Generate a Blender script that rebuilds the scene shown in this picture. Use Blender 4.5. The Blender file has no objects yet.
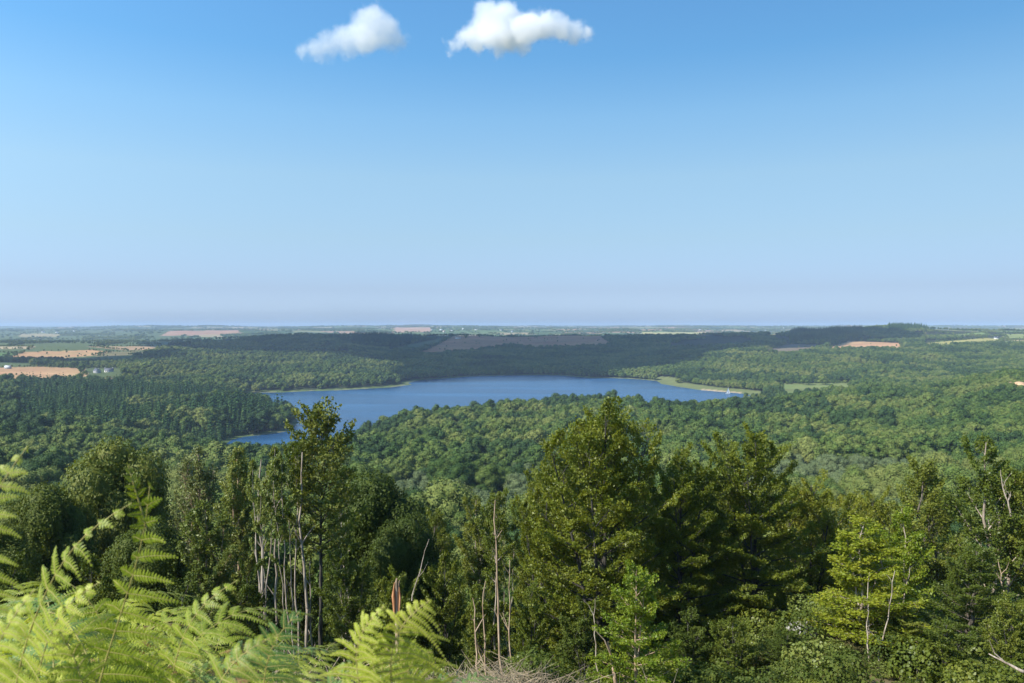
import bpy, math, random
import numpy as np
from mathutils import Vector, Matrix
from mathutils.bvhtree import BVHTree

scene = bpy.context.scene
COL = scene.collection
R = math.radians

# ------------------------------------------------------------------ camera
CAMZ = 120.0
FPX = 760.0
cam_d = bpy.data.cameras.new('camera')
cam = bpy.data.objects.new('camera', cam_d)
COL.objects.link(cam)
scene.camera = cam
cam_d.sensor_width = 36.0
cam_d.lens = FPX / 1024 * 36.0
cam_d.clip_start = 0.05
cam_d.clip_end = 90000
PITCH = math.atan((341.5 - 325.0) / FPX)
cam.location = (0, 0, CAMZ)
cam.rotation_euler = (R(90) - PITCH, 0, 0)
cam_d.dof.use_dof = True
cam_d.dof.focus_distance = 60
cam_d.dof.aperture_fstop = 6.3

# ------------------------------------------------------------------ light
SUN_DIR = Vector((-0.64, -0.38, 0.66)).normalized()      # towards the sun
SUN_EL = math.asin(SUN_DIR.z)
SKYTINT = [(0.0, (0.686, 0.899, 1.491)), (0.009, (0.686, 0.899, 1.491)), (0.046, (0.663, 0.75, 1.084)), (0.111, (0.902, 0.95, 1.007)), (0.187, (1.129, 1.198, 1.127)), (0.26, (1.054, 1.32, 1.307)), (0.329, (0.807, 1.282, 1.403)), (0.39, (0.818, 1.323, 1.481))]
world = bpy.data.worlds.new('World')
scene.world = world
world.use_nodes = True
wn = world.node_tree
bgn = wn.nodes['Background']
sky = wn.nodes.new('ShaderNodeTexSky')
sky.sky_type = 'NISHITA'
sky.sun_disc = False
sky.sun_elevation = SUN_EL
sky.sun_rotation = math.atan2(SUN_DIR.x, SUN_DIR.y)
sky.altitude = 0
sky.air_density = 1.0
sky.dust_density = 0.6
sky.ozone_density = 3.0
bgn.inputs['Strength'].default_value = 0.105
# air tint by height above the horizon (summer haze low down, clear blue higher up)
_tc = wn.nodes.new('ShaderNodeTexCoord'); _sx = wn.nodes.new('ShaderNodeSeparateXYZ'); _rp = wn.nodes.new('ShaderNodeValToRGB')
_mx = wn.nodes.new('ShaderNodeMix'); _mx.data_type = 'RGBA'; _mx.blend_type = 'MULTIPLY'; _mx.inputs[0].default_value = 1
wn.links.new(_tc.outputs['Generated'], _sx.inputs[0]); wn.links.new(_sx.outputs['Z'], _rp.inputs[0])
_e = _rp.color_ramp.elements
while len(_e) < len(SKYTINT): _e.new(.5)
for _el, (_p, _c) in zip(_e, SKYTINT): _el.position = _p; _el.color = (*_c, 1)
wn.links.new(sky.outputs[0], _mx.inputs[6]); wn.links.new(_rp.outputs[0], _mx.inputs[7])
_k = wn.nodes.new('ShaderNodeMath'); _k.operation = 'MULTIPLY_ADD'; _k.inputs[1].default_value = -.33; _k.inputs[2].default_value = 1.0
_vs = wn.nodes.new('ShaderNodeVectorMath'); _vs.operation = 'SCALE'
wn.links.new(_sx.outputs['X'], _k.inputs[0]); wn.links.new(_mx.outputs[2], _vs.inputs[0]); wn.links.new(_k.outputs[0], _vs.inputs['Scale'])
wn.links.new(_vs.outputs[0], bgn.inputs['Color'])
sd = bpy.data.lights.new('sun', 'SUN')
sd.energy = 5.0
sd.angle = R(0.53)
sd.color = (1.0, 0.95, 0.86)
sun = bpy.data.objects.new('sun', sd)
sun.rotation_euler = SUN_DIR.to_track_quat('Z', 'Y').to_euler()
sun.location = (-40, -20, 200)
COL.objects.link(sun)
scene.view_settings.view_transform = 'Standard'
scene.view_settings.look = 'None'
scene.view_settings.exposure = 0.45
scene.view_settings.gamma = 1
scene.view_settings.use_curve_mapping = False
scene.cycles.use_denoising = True
scene.cycles.max_bounces = 8
scene.cycles.diffuse_bounces = 2
scene.cycles.glossy_bounces = 2
scene.cycles.transmission_bounces = 3
scene.cycles.volume_bounces = 12
scene.cycles.volume_step_rate = 1.0
scene.cycles.volume_max_steps = 256
scene.cycles.transparent_max_bounces = 8

# ------------------------------------------------------------------ helpers
def project(X, Y, Z):
    c, s = math.cos(PITCH), math.sin(PITCH)
    dz = Z - CAMZ
    depth = Y * c - dz * s
    up = Y * s + dz * c
    return 512 + FPX * X / depth, 341.5 - FPX * up / depth

def ray(px, py):
    a, b = (px - 512) / FPX, (341.5 - py) / FPX
    c, s = math.cos(PITCH), math.sin(PITCH)
    return Vector((a, c + b * s, b * c - s))             # y component about 1

def at(px, py, Y):
    d = ray(px, py)
    return Vector((0, 0, CAMZ)) + d * (Y / d.y)

def tag(o, label=None, cat=None, group=None, kind=None):
    if label: o['label'] = label
    if cat: o['category'] = cat
    if group: o['group'] = group
    if kind: o['kind'] = kind
    return o

def mesh_np(name, verts, faces, mats=(), fmat=None, smooth=False):
    """verts (n,3); faces: list of arrays (m,k)"""
    me = bpy.data.meshes.new(name)
    if not isinstance(faces, list): faces = [faces]
    faces = [np.asarray(f, dtype=np.int32) for f in faces if len(f)]
    loops = np.concatenate([f.ravel() for f in faces])
    tot = np.concatenate([np.full(len(f), f.shape[1], np.int32) for f in faces])
    start = np.concatenate([[0], np.cumsum(tot)[:-1]]).astype(np.int32)
    me.vertices.add(len(verts)); me.loops.add(len(loops)); me.polygons.add(len(tot))
    me.vertices.foreach_set('co', np.asarray(verts, np.float32).ravel())
    me.loops.foreach_set('vertex_index', loops)
    me.polygons.foreach_set('loop_start', start)
    if fmat is not None: me.polygons.foreach_set('material_index', np.asarray(fmat, np.int32))
    if smooth: me.polygons.foreach_set('use_smooth', np.ones(len(tot), bool))
    for m in mats: me.materials.append(m)
    me.update(calc_edges=True)
    return me

def link(name, me, parent=None, loc=None):
    o = bpy.data.objects.new(name, me)
    COL.objects.link(o)
    if parent is not None: o.parent = parent
    if loc is not None: o.location = loc
    return o

def empty(name, loc, rz=0.0, s=1.0):
    o = bpy.data.objects.new(name, None)
    o.empty_display_size = 0.3
    o.location = loc
    o.rotation_euler = (0, 0, rz)
    o.scale = (s, s, s) if not isinstance(s, tuple) else s
    COL.objects.link(o)
    return o

class MB:
    """collects shapes into one mesh"""
    def __init__(s): s.v = []; s.f = {}; s.n = 0
    def add(s, v, f):
        v = np.asarray(v, float); f = np.asarray(f, int)
        s.v.append(v); s.f.setdefault(f.shape[1], []).append(f + s.n); s.n += len(v)
    def tube(s, pts, rad, k=6, cap=True):
        pts = np.asarray(pts, float); m = len(pts)
        t = np.gradient(pts, axis=0); t /= np.linalg.norm(t, axis=1)[:, None] + 1e-9
        ref = np.array([0, 0, 1.0]) if abs(t[0, 2]) < 0.8 else np.array([1.0, 0, 0])
        u = np.cross(t, ref); u /= np.linalg.norm(u, axis=1)[:, None] + 1e-9
        w = np.cross(t, u)
        a = np.arange(k) * 2 * np.pi / k
        rad = np.broadcast_to(np.asarray(rad, float), (m,))
        ring = pts[:, None] + rad[:, None, None] * (np.cos(a)[None, :, None] * u[:, None] + np.sin(a)[None, :, None] * w[:, None])
        i = np.arange(m - 1)[:, None] * k; j = np.arange(k)[None]; j2 = (j + 1) % k
        q = np.stack([i + j, i + j2, i + k + j2, i + k + j], -1).reshape(-1, 4)
        s.add(ring.reshape(-1, 3), q)
    def box(s, c, d, rz=0.0):
        c = np.asarray(c, float); d = np.asarray(d, float) / 2
        v = np.array([[x, y, z] for x in (-1, 1) for y in (-1, 1) for z in (-1, 1)], float) * d
        cr, sr = math.cos(rz), math.sin(rz)
        v = np.stack([v[:, 0] * cr - v[:, 1] * sr, v[:, 0] * sr + v[:, 1] * cr, v[:, 2]], 1) + c
        s.add(v, [[0, 1, 3, 2], [4, 6, 7, 5], [0, 4, 5, 1], [2, 3, 7, 6], [0, 2, 6, 4], [1, 5, 7, 3]])
    def me(s, name, mat, smooth=False):
        return mesh_np(name, np.concatenate(s.v), [np.concatenate(f) for f in s.f.values()], [mat], smooth=smooth)
    def build(s, name, mat, parent=None, smooth=False):
        return link(name, s.me(name, mat, smooth), parent)

def smoothstep(a, b, x):
    t = np.clip((x - a) / (b - a), 0, 1)
    return t * t * (3 - 2 * t)

_rs = np.random.RandomState(7)
_perm = _rs.rand(256, 256)
def vnoise(x, y):
    xi = np.floor(x).astype(int); yi = np.floor(y).astype(int)
    fx = x - xi; fy = y - yi
    fx = fx * fx * (3 - 2 * fx); fy = fy * fy * (3 - 2 * fy)
    g = lambda a, b: _perm[a & 255, b & 255]
    return (g(xi, yi) * (1 - fx) + g(xi + 1, yi) * fx) * (1 - fy) + (g(xi, yi + 1) * (1 - fx) + g(xi + 1, yi + 1) * fx) * fy
def fbm(x, y, o=4):
    r = 0; a = .5
    for i in range(o):
        r = r + a * (vnoise(x + 17.3 * i, y + 5.1 * i) - .5) * 2; x = x * 2.03; y = y * 2.03; a *= .5
    return r

def inside(poly, x, y):
    x = np.asarray(x, float); y = np.asarray(y, float)
    r = np.zeros(x.shape, bool); n = len(poly)
    for i in range(n):
        x0, y0 = poly[i]; x1, y1 = poly[(i + 1) % n]
        if y0 == y1: continue
        c = ((y0 > y) != (y1 > y)) & (x < (x1 - x0) * (y - y0) / (y1 - y0) + x0)
        r ^= c
    return r

def polydist(poly, x, y):
    d = np.full(np.shape(x), 1e9)
    n = len(poly)
    for i in range(n):
        ax, ay = poly[i]; bx, by = poly[(i + 1) % n]
        dx, dy = bx - ax, by - ay
        t = np.clip(((x - ax) * dx + (y - ay) * dy) / (dx * dx + dy * dy + 1e-9), 0, 1)
        d = np.minimum(d, np.hypot(x - ax - t * dx, y - ay - t * dy))
    return d

# ------------------------------------------------------------------ lie of the land
LAKE_PX = [(250,392.5),(280,392.5),(311,391),(335,390.5),(360,389),(390,387.5),(412,384.5),(408,383),(420,380),(450,378),(475,376),(500,375.5),(540,375),
           (563,375.5),(590,378),(610,378),(635,379),(657,381),(662,384),(680,387),(700,390),(736,393),(752,395),(742,398),(725,401),(711,403),(690,408),
           (662,412),(640,411),(600,413),(550,411),(500,414),(468,418),(443,424),(410,426),(382,428),(352,441),(345,455),(300,466),(235,468),(220,452),(228,441),
           (244,436.5),(265,434.5),(288,431),(298,423),(292,413),(264,409),(235,404)]
def lake_pt(px, py):
    d = ray(px, py); t = -CAMZ / d.z
    return (d.x * t, d.y * t)
LAKE = [lake_pt(*p) for p in LAKE_PX]

COLS = np.array([-700, 0, 150, 300, 450, 600, 750, 900, 1024, 1700.])
rows = {
 -40: [127]*10, -10: [119.6]*10, 0: [118.4]*10,
 2.5: [118.2, 118.2, 118.1, 118.0, 117.9, 117.8, 117.6, 117.5, 117.4, 117],
 5: [117.4, 117.4, 117.3, 117.0, 116.7, 116.4, 116.2, 116, 116, 115.5],
 12: [113.4]*3 + [113]*3 + [112.4]*4,
 20: [109.3]*10, 30: [104.4]*10, 42: [99.2]*10, 60: [92.5]*10, 90: [83]*10,
 150: [70, 70, 70, 70, 70, 69, 69, 69, 70, 75],
 250: [54, 54, 53, 52, 52, 52, 52, 54, 56, 66],
 400: [42, 41, 38, 35, 36, 37, 38, 40, 46, 60],
 600: [30, 27, 22, 17, 22, 25, 26, 30, 38, 56],
 800: [22, 19, 13, 9, 13, 18, 20, 25, 42, 60],
 950: [18, 15, 13, 12, 12, 14, 17, 24, 46, 63],
 1000: [16, 14, 14, 13, 10, 11, 9, 23, 47, 64],
 1150: [12, 12, 13, 10, 3, 3, 3, 15, 40, 60],
 1225: [16, 16, 9, 3, 2, 2, 4, 12, 33, 52],
 1300: [31, 32, 17, 3, 2, 2, 3, 10, 28, 45],
 1500: [37, 38, 30, 8, 2, 2, 5, 10, 26, 40],
 1700: [36, 35, 30, 22, 3, 3, 14, 20, 32, 45],
 1790: [33, 32, 32, 28, 4, 4, 20, 26, 37, 48],
 1870: [41, 41, 36, 32, 7, 6, 27, 31, 41, 51],
 1900: [43, 43, 38, 33, 7, 6, 28, 32, 42, 52],
 2200: [55, 53, 50, 38, 20, 18, 42, 47, 55, 60],
 2400: [58, 57, 54, 50, 22, 24, 50, 56, 62, 66],
 2560: [56, 54, 54, 56, 26, 29, 55, 63, 69, 73],
 2640: [56, 54, 54, 60, 38, 42, 56, 64, 70, 74],
 2850: [50, 48, 52, 72, 56, 56, 72, 78, 78, 80],
 3100: [45, 44, 50, 72, 75, 75, 82, 97, 88, 84],
 3300: [42, 42, 46, 64, 70, 70, 74, 109, 92, 80],
 3700: [42, 42, 44, 48, 50, 52, 56, 80, 80, 70],
 4500: [48, 48, 50, 50, 50, 52, 52, 64, 70, 64],
 6000: [66, 66, 72, 76, 74, 70, 66, 62, 66, 64],
 8000: [70, 62, 80, 88, 92, 84, 76, 72, 74, 70],
 10000: [62, 60, 82, 78, 90, 82, 80, 80, 84, 74],
 15000: [70, 68, 78, 80, 84, 84, 90, 92, 94, 84],
 31000: [80]*10,
}
YR = np.array(sorted(rows)); TAB = np.array([rows[k] for k in sorted(rows)], float)
LY = np.log(YR + 60.0)

def land(X, Y, carve=True):
    X = np.asarray(X, float); Y = np.asarray(Y, float)
    px = 512 + FPX * X / np.maximum(Y + 12, 4)
    px = np.clip(px, COLS[0], COLS[-1] - 1e-3)
    ly = np.clip(np.log(np.maximum(Y + 60, 15)), LY[0], LY[-1] - 1e-6)
    ci = np.searchsorted(COLS, px, 'right') - 1; ri = np.searchsorted(LY, ly, 'right') - 1
    cf = (px - COLS[ci]) / (COLS[ci + 1] - COLS[ci]); cf = cf * cf * (3 - 2 * cf)
    rf = (ly - LY[ri]) / (LY[ri + 1] - LY[ri])
    z = (TAB[ri, ci] * (1 - cf) + TAB[ri, ci + 1] * cf) * (1 - rf) + (TAB[ri + 1, ci] * (1 - cf) + TAB[ri + 1, ci + 1] * cf) * rf
    z = z + fbm(X / 240, Y / 240) * (4.0 + 4.0 * smoothstep(1250, 1700, Y)) * smoothstep(120, 700, Y) * smoothstep(0, 18, z)
    z = z + fbm(X / 1100 + 3, Y / 800) * 24.0 * smoothstep(3600, 6000, Y)
    z = z + fbm(X / 2300 + 7, Y / 2600 + 2) * 52.0 * smoothstep(6500, 9500, Y)
    z = z + fbm(X / 7, Y / 7 + 9) * 0.45 * smoothstep(1.5, 9, np.hypot(X, Y)) + fbm(X / 1.6, Y / 1.6) * .07
    z = z + 1.5 * np.exp(-((X + .2) / 2.6) ** 2 - ((Y - 25.5) / 4.5) ** 2) + 3.8 * np.exp(-((X - 15.5) / 5.5) ** 2 - ((Y - 36) / 6.0) ** 2) + 1.5 * np.exp(-((X + 4.2) / 2.0) ** 2 - ((Y - 15.5) / 3) ** 2)
    if carve:
        near = (Y > 500) & (Y < 2300) & (np.abs(X) < 1500)
        if np.any(near):
            xs, ys, zs = X[near], Y[near], z[near]
            d = polydist(LAKE, xs, ys); d = d + fbm(xs / 30, ys / 30) * 4
            ins = inside(LAKE, xs, ys)
            zs = np.where(ins, -np.clip(d * .12, -.6, 3), np.minimum(np.maximum(zs, .9), .35 + .03 * np.maximum(d, 0) + .006 * np.maximum(d - 8, 0) ** 2 ))
            z = z.copy(); z[near] = zs
    return z

# fields: polygons on the ground as seen, each limited to its own range of distance
FIELDS = [
 ([(-90,369),(40,366.5),(84,368),(88,376),(60,380.5),(0,382),(-90,382)], 1150, 1650, (.44,.27,.14)),
 ([(45,380),(75,379),(78,384),(40,384)], 1150, 1500, (.16,.20,.06)),
 ([(4,359),(22,352),(90,350),(112,351.5),(92,356),(40,359.5)], 1650, 2500, (.42,.26,.13)),
 ([(-90,352.5),(18,352.5),(2,359),(-90,359)], 1650, 2500, (.10,.17,.05)),
 ([(88,346.5),(192,346),(204,349.5),(125,350.5)], 2000, 2600, (.36,.25,.14)),
 ([(-90,346.5),(34,346.5),(32,349),(-90,349.5)], 2000, 2600, (.36,.28,.17)),
 ([(100,352),(165,351),(130,355),(95,357)], 1800, 2600, (.17,.15,.07)),
 ([(98,379),(128,377),(122,383),(100,384)], 1150, 1500, (.40,.24,.12)),
 ([(144,378),(166,377),(162,381),(146,382)], 1150, 1500, (.34,.25,.12)),
 ([(412,356),(440,356),(470,352),(505,347.5),(570,348.5),(615,345),(600,335),(500,331),(452,336),(436,345)], 2350, 3150, (.42,.20,.10)),
 ([(385,352),(415,351),(440,343),(450,337),(425,341),(395,347)], 2350, 3150, (.10,.12,.05)),
 ([(626,345.5),(672,344.5),(672,342),(630,343)], 2350, 3150, (.24,.13,.10)),
 ([(736,358),(760,352),(786,344),(832,345),(802,353),(770,357)], 2100, 3150, (.17,.13,.085)),
 ([(820,350),(848,341),(902,343),(906,350.5),(860,350)], 2000, 3000, (.46,.27,.14)),
 ([(925,343),(985,338),(1005,339),(1000,342),(935,345)], 2100, 3200, (.36,.32,.10)),
 ([(928,337),(985,332),(990,335),(935,338)], 2300, 3300, (.18,.24,.07)),
 ([(1000,334),(1200,332),(1200,339),(1005,338)], 2300, 3300, (.22,.25,.08)),
 ([(900,333),(926,332),(926,336),(900,336)], 2300, 3400, (.24,.13,.09)),
 ([(935,341),(1060,341),(1060,345),(960,347)], 2150, 2900, (.14,.19,.06)),
 ([(1005,340),(1100,339),(1100,341.5),(1010,341.5)], 2200, 3200, (.40,.33,.15)),
 ([(560,333),(660,333),(660,336),(560,336)], 3150, 3700, (.12,.16,.06)),
 ([(640,338),(712,334),(712,339),(650,342)], 3150, 3700, (.42,.36,.14)),
 ([(160,336),(242,334),(238,330),(170,331)], 4000, 9000, (.38,.22,.14)),
 ([(392,332),(430,332),(430,327.5),(395,327.5)], 4200, 9500, (.42,.26,.17)),
 ([(636,337),(708,336),(706,332),(642,332)], 3700, 6500, (.40,.36,.14)),
 ([(20,337),(60,337),(60,334),(20,334)], 3300, 6500, (.30,.25,.13)),
 ([(778,383.5),(852,382.5),(858,402),(782,402)], 1185, 1750, (.17,.21,.07)),
 ([(180,340),(235,338),(250,343),(190,345)], 2300, 2700, (.15,.17,.07)),
]
def field_at(X, Y, Z):
    px, py = project(X, Y, Z)
    idx = np.full(np.shape(X), -1)
    for i, (poly, a, b, c) in enumerate(FIELDS):
        m = (Y > a) & (Y < b)
        if not np.any(m): continue
        k = np.zeros(m.shape, bool); k[m] = inside(poly, px[m], py[m])
        idx[k & (idx < 0)] = i
    return idx

# parcels of the far plateau: a skewed grid of small fields with hedges
PW, PH = 260.0, 420.0
def parcel(X, Y):
    x = X + fbm(X / 500, Y / 500) * 120 + .25 * Y; y = Y + fbm(X / 600 + 9, Y / 600) * 140 - .2 * X
    iy = np.floor(y / PH); x = x + (iy % 7) * 71
    ix = np.floor(x / PW)
    ex = np.minimum(x / PW - ix, 1 - (x / PW - ix)) * PW; ey = np.minimum(y / PH - iy, 1 - (y / PH - iy)) * PH
    h = _perm[(ix.astype(int) * 37 + iy.astype(int) * 101) & 255, (iy.astype(int) * 53 + ix.astype(int) * 11) & 255]
    return h, np.minimum(ex, ey)
PCOL = np.array([(.06,.10,.035),(.36,.23,.14),(.10,.15,.05),(.13,.17,.06),(.05,.085,.03),(.34,.27,.15),(.08,.12,.04),(.07,.11,.04),(.12,.17,.055),(.22,.22,.09)])

# ------------------------------------------------------------------ materials
def new_mat(name):
    m = bpy.data.materials.new(name); m.use_nodes = True
    nt = m.node_tree; nt.nodes.clear()
    out = nt.nodes.new('ShaderNodeOutputMaterial')
    return m, nt, out
def N(nt, t, **kw):
    n = nt.nodes.new(t)
    for k, v in kw.items():
        if k in n.inputs.keys(): n.inputs[k].default_value = v
        else: setattr(n, k, v)
    return n
def ramp(nt, fac, stops):
    r = nt.nodes.new('ShaderNodeValToRGB')
    e = r.color_ramp.elements
    while len(e) < len(stops): e.new(0.5)
    for el, (p, c) in zip(e, stops): el.position = p; el.color = (*c, 1)
    nt.links.new(fac, r.inputs[0])
    return r.outputs[0]

def leaf_mat(name, stops, trans=.35, rough=.45, spec=.35, stand=0.0, nscale=.8, tint=None):
    """leaves: tone differs per tree, per clump and per leaf"""
    m, nt, out = new_mat(name)
    L = nt.links.new
    oi = N(nt, 'ShaderNodeObjectInfo')
    geo = N(nt, 'ShaderNodeNewGeometry')
    no = N(nt, 'ShaderNodeTexNoise', Scale=nscale, Detail=2.0)
    L(geo.outputs['Position'], no.inputs['Vector'])
    add = N(nt, 'ShaderNodeMath', operation='MULTIPLY_ADD'); add.inputs[1].default_value = .55; add.inputs[2].default_value = 0
    L(no.outputs['Fac'], add.inputs[0])
    a2 = N(nt, 'ShaderNodeMath', operation='MULTIPLY_ADD'); a2.inputs[1].default_value = .30
    L(oi.outputs['Random'], a2.inputs[0]); L(add.outputs[0], a2.inputs[2])
    a3 = N(nt, 'ShaderNodeMath', operation='MULTIPLY_ADD'); a3.inputs[1].default_value = .22
    L(geo.outputs['Random Per Island'], a3.inputs[0]); L(a2.outputs[0], a3.inputs[2])
    fac = a3.outputs[0]
    if stand:
        n2 = N(nt, 'ShaderNodeTexNoise', Scale=stand, Detail=1.0)
        L(oi.outputs['Location'], n2.inputs['Vector'])
        a4 = N(nt, 'ShaderNodeMath', operation='MULTIPLY_ADD'); a4.inputs[1].default_value = 1.5
        L(n2.outputs['Fac'], a4.inputs[0]); L(fac, a4.inputs[2])
        a5 = N(nt, 'ShaderNodeMath', operation='SUBTRACT'); a5.inputs[1].default_value = .70
        L(a4.outputs[0], a5.inputs[0]); fac = a5.outputs[0]
    col = ramp(nt, fac, stops)
    p = N(nt, 'ShaderNodeBsdfPrincipled', Roughness=rough)
    p.inputs['Specular IOR Level'].default_value = spec
    L(col, p.inputs['Base Color'])
    if trans > 0:
        tr = N(nt, 'ShaderNodeBsdfTranslucent')
        mx = N(nt, 'ShaderNodeMixShader'); mx.inputs[0].default_value = trans
        hs = N(nt, 'ShaderNodeHueSaturation', Saturation=1.15, Value=1.25, Hue=.485)
        L(col, hs.inputs['Color']); L(hs.outputs[0], tr.inputs[0])
        L(p.outputs[0], mx.inputs[1]); L(tr.outputs[0], mx.inputs[2]); L(mx.outputs[0], out.inputs[0])
    else:
        L(p.outputs[0], out.inputs[0])
    return m

def plain(name, col, rough=.8, var=.25, nscale=3.0, bump=0.0, spec=.3, col2=None):
    m, nt, out = new_mat(name); L = nt.links.new
    tc = N(nt, 'ShaderNodeTexCoord'); no = N(nt, 'ShaderNodeTexNoise', Scale=nscale, Detail=5.0)
    L(tc.outputs['Object'], no.inputs['Vector'])
    c2 = col2 or tuple(c * (1 - var) for c in col)
    c = ramp(nt, no.outputs['Fac'], [(.35, c2), (.65, tuple(min(1, x * (1 + var * .5)) for x in col))])
    p = N(nt, 'ShaderNodeBsdfPrincipled', Roughness=rough); p.inputs['Specular IOR Level'].default_value = spec
    L(c, p.inputs['Base Color'])
    if bump:
        b = N(nt, 'ShaderNodeBump', Strength=bump); L(no.outputs['Fac'], b.inputs['Height']); L(b.outputs[0], p.inputs['Normal'])
    L(p.outputs[0], out.inputs[0])
    return m

def bark_mat(name, a, b, sc=1.0):
    m, nt, out = new_mat(name); L = nt.links.new
    tc = N(nt, 'ShaderNodeTexCoord'); mp = N(nt, 'ShaderNodeMapping'); mp.inputs['Scale'].default_value = (9 * sc, 9 * sc, 1.6 * sc)
    no = N(nt, 'ShaderNodeTexNoise', Scale=1.0, Detail=5.0)
    L(tc.outputs['Object'], mp.inputs[0]); L(mp.outputs[0], no.inputs['Vector'])
    c = ramp(nt, no.outputs['Fac'], [(.36, a), (.6, b)])
    p = N(nt, 'ShaderNodeBsdfPrincipled', Roughness=.85)
    bp = N(nt, 'ShaderNodeBump', Strength=.4); L(no.outputs['Fac'], bp.inputs['Height']); L(bp.outputs[0], p.inputs['Normal'])
    L(c, p.inputs['Base Color']); L(p.outputs[0], out.inputs[0])
    return m

M = {}
M['wood_far'] = leaf_mat('wood_leaves', [(0.12, (.024,.052,.014)), (.38, (.056,.102,.021)), (.62, (.105,.150,.030)), (.92, (.18,.20,.052))], trans=0, rough=.7, spec=.15, stand=.009, nscale=.25)
M['scrub'] = leaf_mat('willow_scrub_leaves', [(0.2, (.07,.10,.045)), (.55, (.13,.165,.065)), (1, (.20,.225,.10))], trans=0, rough=.7, spec=.15, nscale=.5)
M['wood_dark'] = leaf_mat('dark_species_leaves', [(0.2, (.022,.050,.018)), (.55, (.045,.085,.022)), (1, (.09,.125,.034))], trans=0, rough=.7, spec=.15, nscale=.4)
M['conifer'] = leaf_mat('conifer_leaves', [(0.2, (.020,.056,.018)), (.55, (.045,.098,.026)), (.95, (.085,.14,.036))], trans=0, rough=.7, spec=.12, stand=.01, nscale=.3)
M['beech'] = leaf_mat('beech_leaves', [(0.2, (0.077,0.110,0.013)), (.5, (0.160,0.193,0.023)), (.75, (0.256,0.264,0.032)), (1, (0.474,0.363,0.057))], trans=.40, nscale=.9)
M['dark'] = leaf_mat('dark_green_leaves', [(0.2, (0.038,0.064,0.011)), (.55, (0.087,0.116,0.017)), (.95, (0.166,0.182,0.030))], rough=.6, spec=.2, trans=.25, nscale=.9)
M['yellow'] = leaf_mat('yellow_green_leaves', [(0.22, (0.088,0.156,0.016)), (.42, (0.176,0.248,0.022)), (.66,(0.282,0.322,0.028)), (1, (0.422,0.386,0.050))], trans=.42, nscale=1.6)
M['ash'] = leaf_mat('ash_leaves', [(0.2, (0.070,0.108,0.015)), (.55, (0.147,0.182,0.025)), (1, (0.307,0.297,0.048))], trans=.35, nscale=1.0)
M['olive'] = leaf_mat('olive_leaves', [(0.2, (0.109,0.145,0.031)), (.55, (0.187,0.227,0.046)), (1, (0.312,0.292,0.072))], trans=.3, nscale=1.0)
M['brownish'] = leaf_mat('brownish_leaves', [(0.2, (0.109,0.118,0.037)), (.55, (0.175,0.198,0.052)), (1, (0.240,0.238,0.083))], trans=.25, nscale=1.0)
M['oak'] = leaf_mat('oak_leaves', [(0.2, (0.068,0.105,0.017)), (.55, (0.154,0.178,0.029)), (1, (0.288,0.260,0.055))], trans=.25, rough=.55, spec=.25, nscale=.7)
M['fern_g'] = leaf_mat('green_fern', [(0.2, (.15,.22,.025)), (.55, (.31,.375,.045)), (1, (.50,.53,.10))], trans=.45, nscale=3.0)
M['fern_y'] = leaf_mat('yellow_fern', [(0.2, (.28,.36,.04)), (.55, (.44,.50,.06)), (1, (.58,.56,.12))], trans=.42, nscale=3.0)
M['fern_d'] = leaf_mat('dark_fern', [(0.2, (.08,.17,.04)), (.55, (.15,.26,.07)), (1, (.26,.38,.13))], trans=.4, nscale=3.0)
M['fern_b'] = leaf_mat('dead_fern', [(0.2, (.16,.09,.035)), (.55, (.28,.17,.07)), (1, (.40,.27,.12))], trans=.3, nscale=3.0)
M['fern_stem'] = plain('fern_stem', (.34,.30,.09), .5, .2, 8)
M['bark'] = bark_mat('brown_bark', (.05,.04,.03), (.17,.14,.11))
M['bark_dark'] = bark_mat('dark_bark', (.025,.022,.018), (.09,.08,.065))
M['bark_pale'] = bark_mat('pale_bark', (.22,.17,.12), (.47,.39,.31))
M['bark_tan'] = bark_mat('tan_bark', (.26,.17,.10), (.50,.37,.25))
M['torn'] = bark_mat('torn_orange_wood', (.30,.10,.035), (.55,.27,.12), 2)
M['brush'] = plain('dead_brushwood', (.36,.28,.18), .9, .5, 2)
M['wall_white'] = plain('white_render', (.80,.78,.74), .8, .06, 1.0)
M['wall_grey'] = plain('grey_stone', (.42,.42,.42), .9, .2, 1.0)
M['roof_slate'] = plain('slate_roof', (.12,.13,.16), .55, .2, 1.0)
M['roof_tan'] = plain('tan_roof', (.50,.30,.20), .8, .2, 1.0)
M['roof_pale'] = plain('pale_sheet_roof', (.62,.64,.66), .5, .1, .3)
M['glass'] = plain('window_glass', (.03,.04,.05), .1, .1, 1.0, spec=.6)
M['rock'] = plain('pale_rock', (.40,.38,.34), .9, .35, 2.0, bump=.5)
M['sail'] = plain('white_sail', (.85,.85,.84), .7, .05, 1.0)
M['hull'] = plain('white_hull', (.75,.75,.75), .3, .05, 1.0)
M['sandy'] = plain('sandy_earth', (.60,.38,.22), .95, .25, .2)

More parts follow.
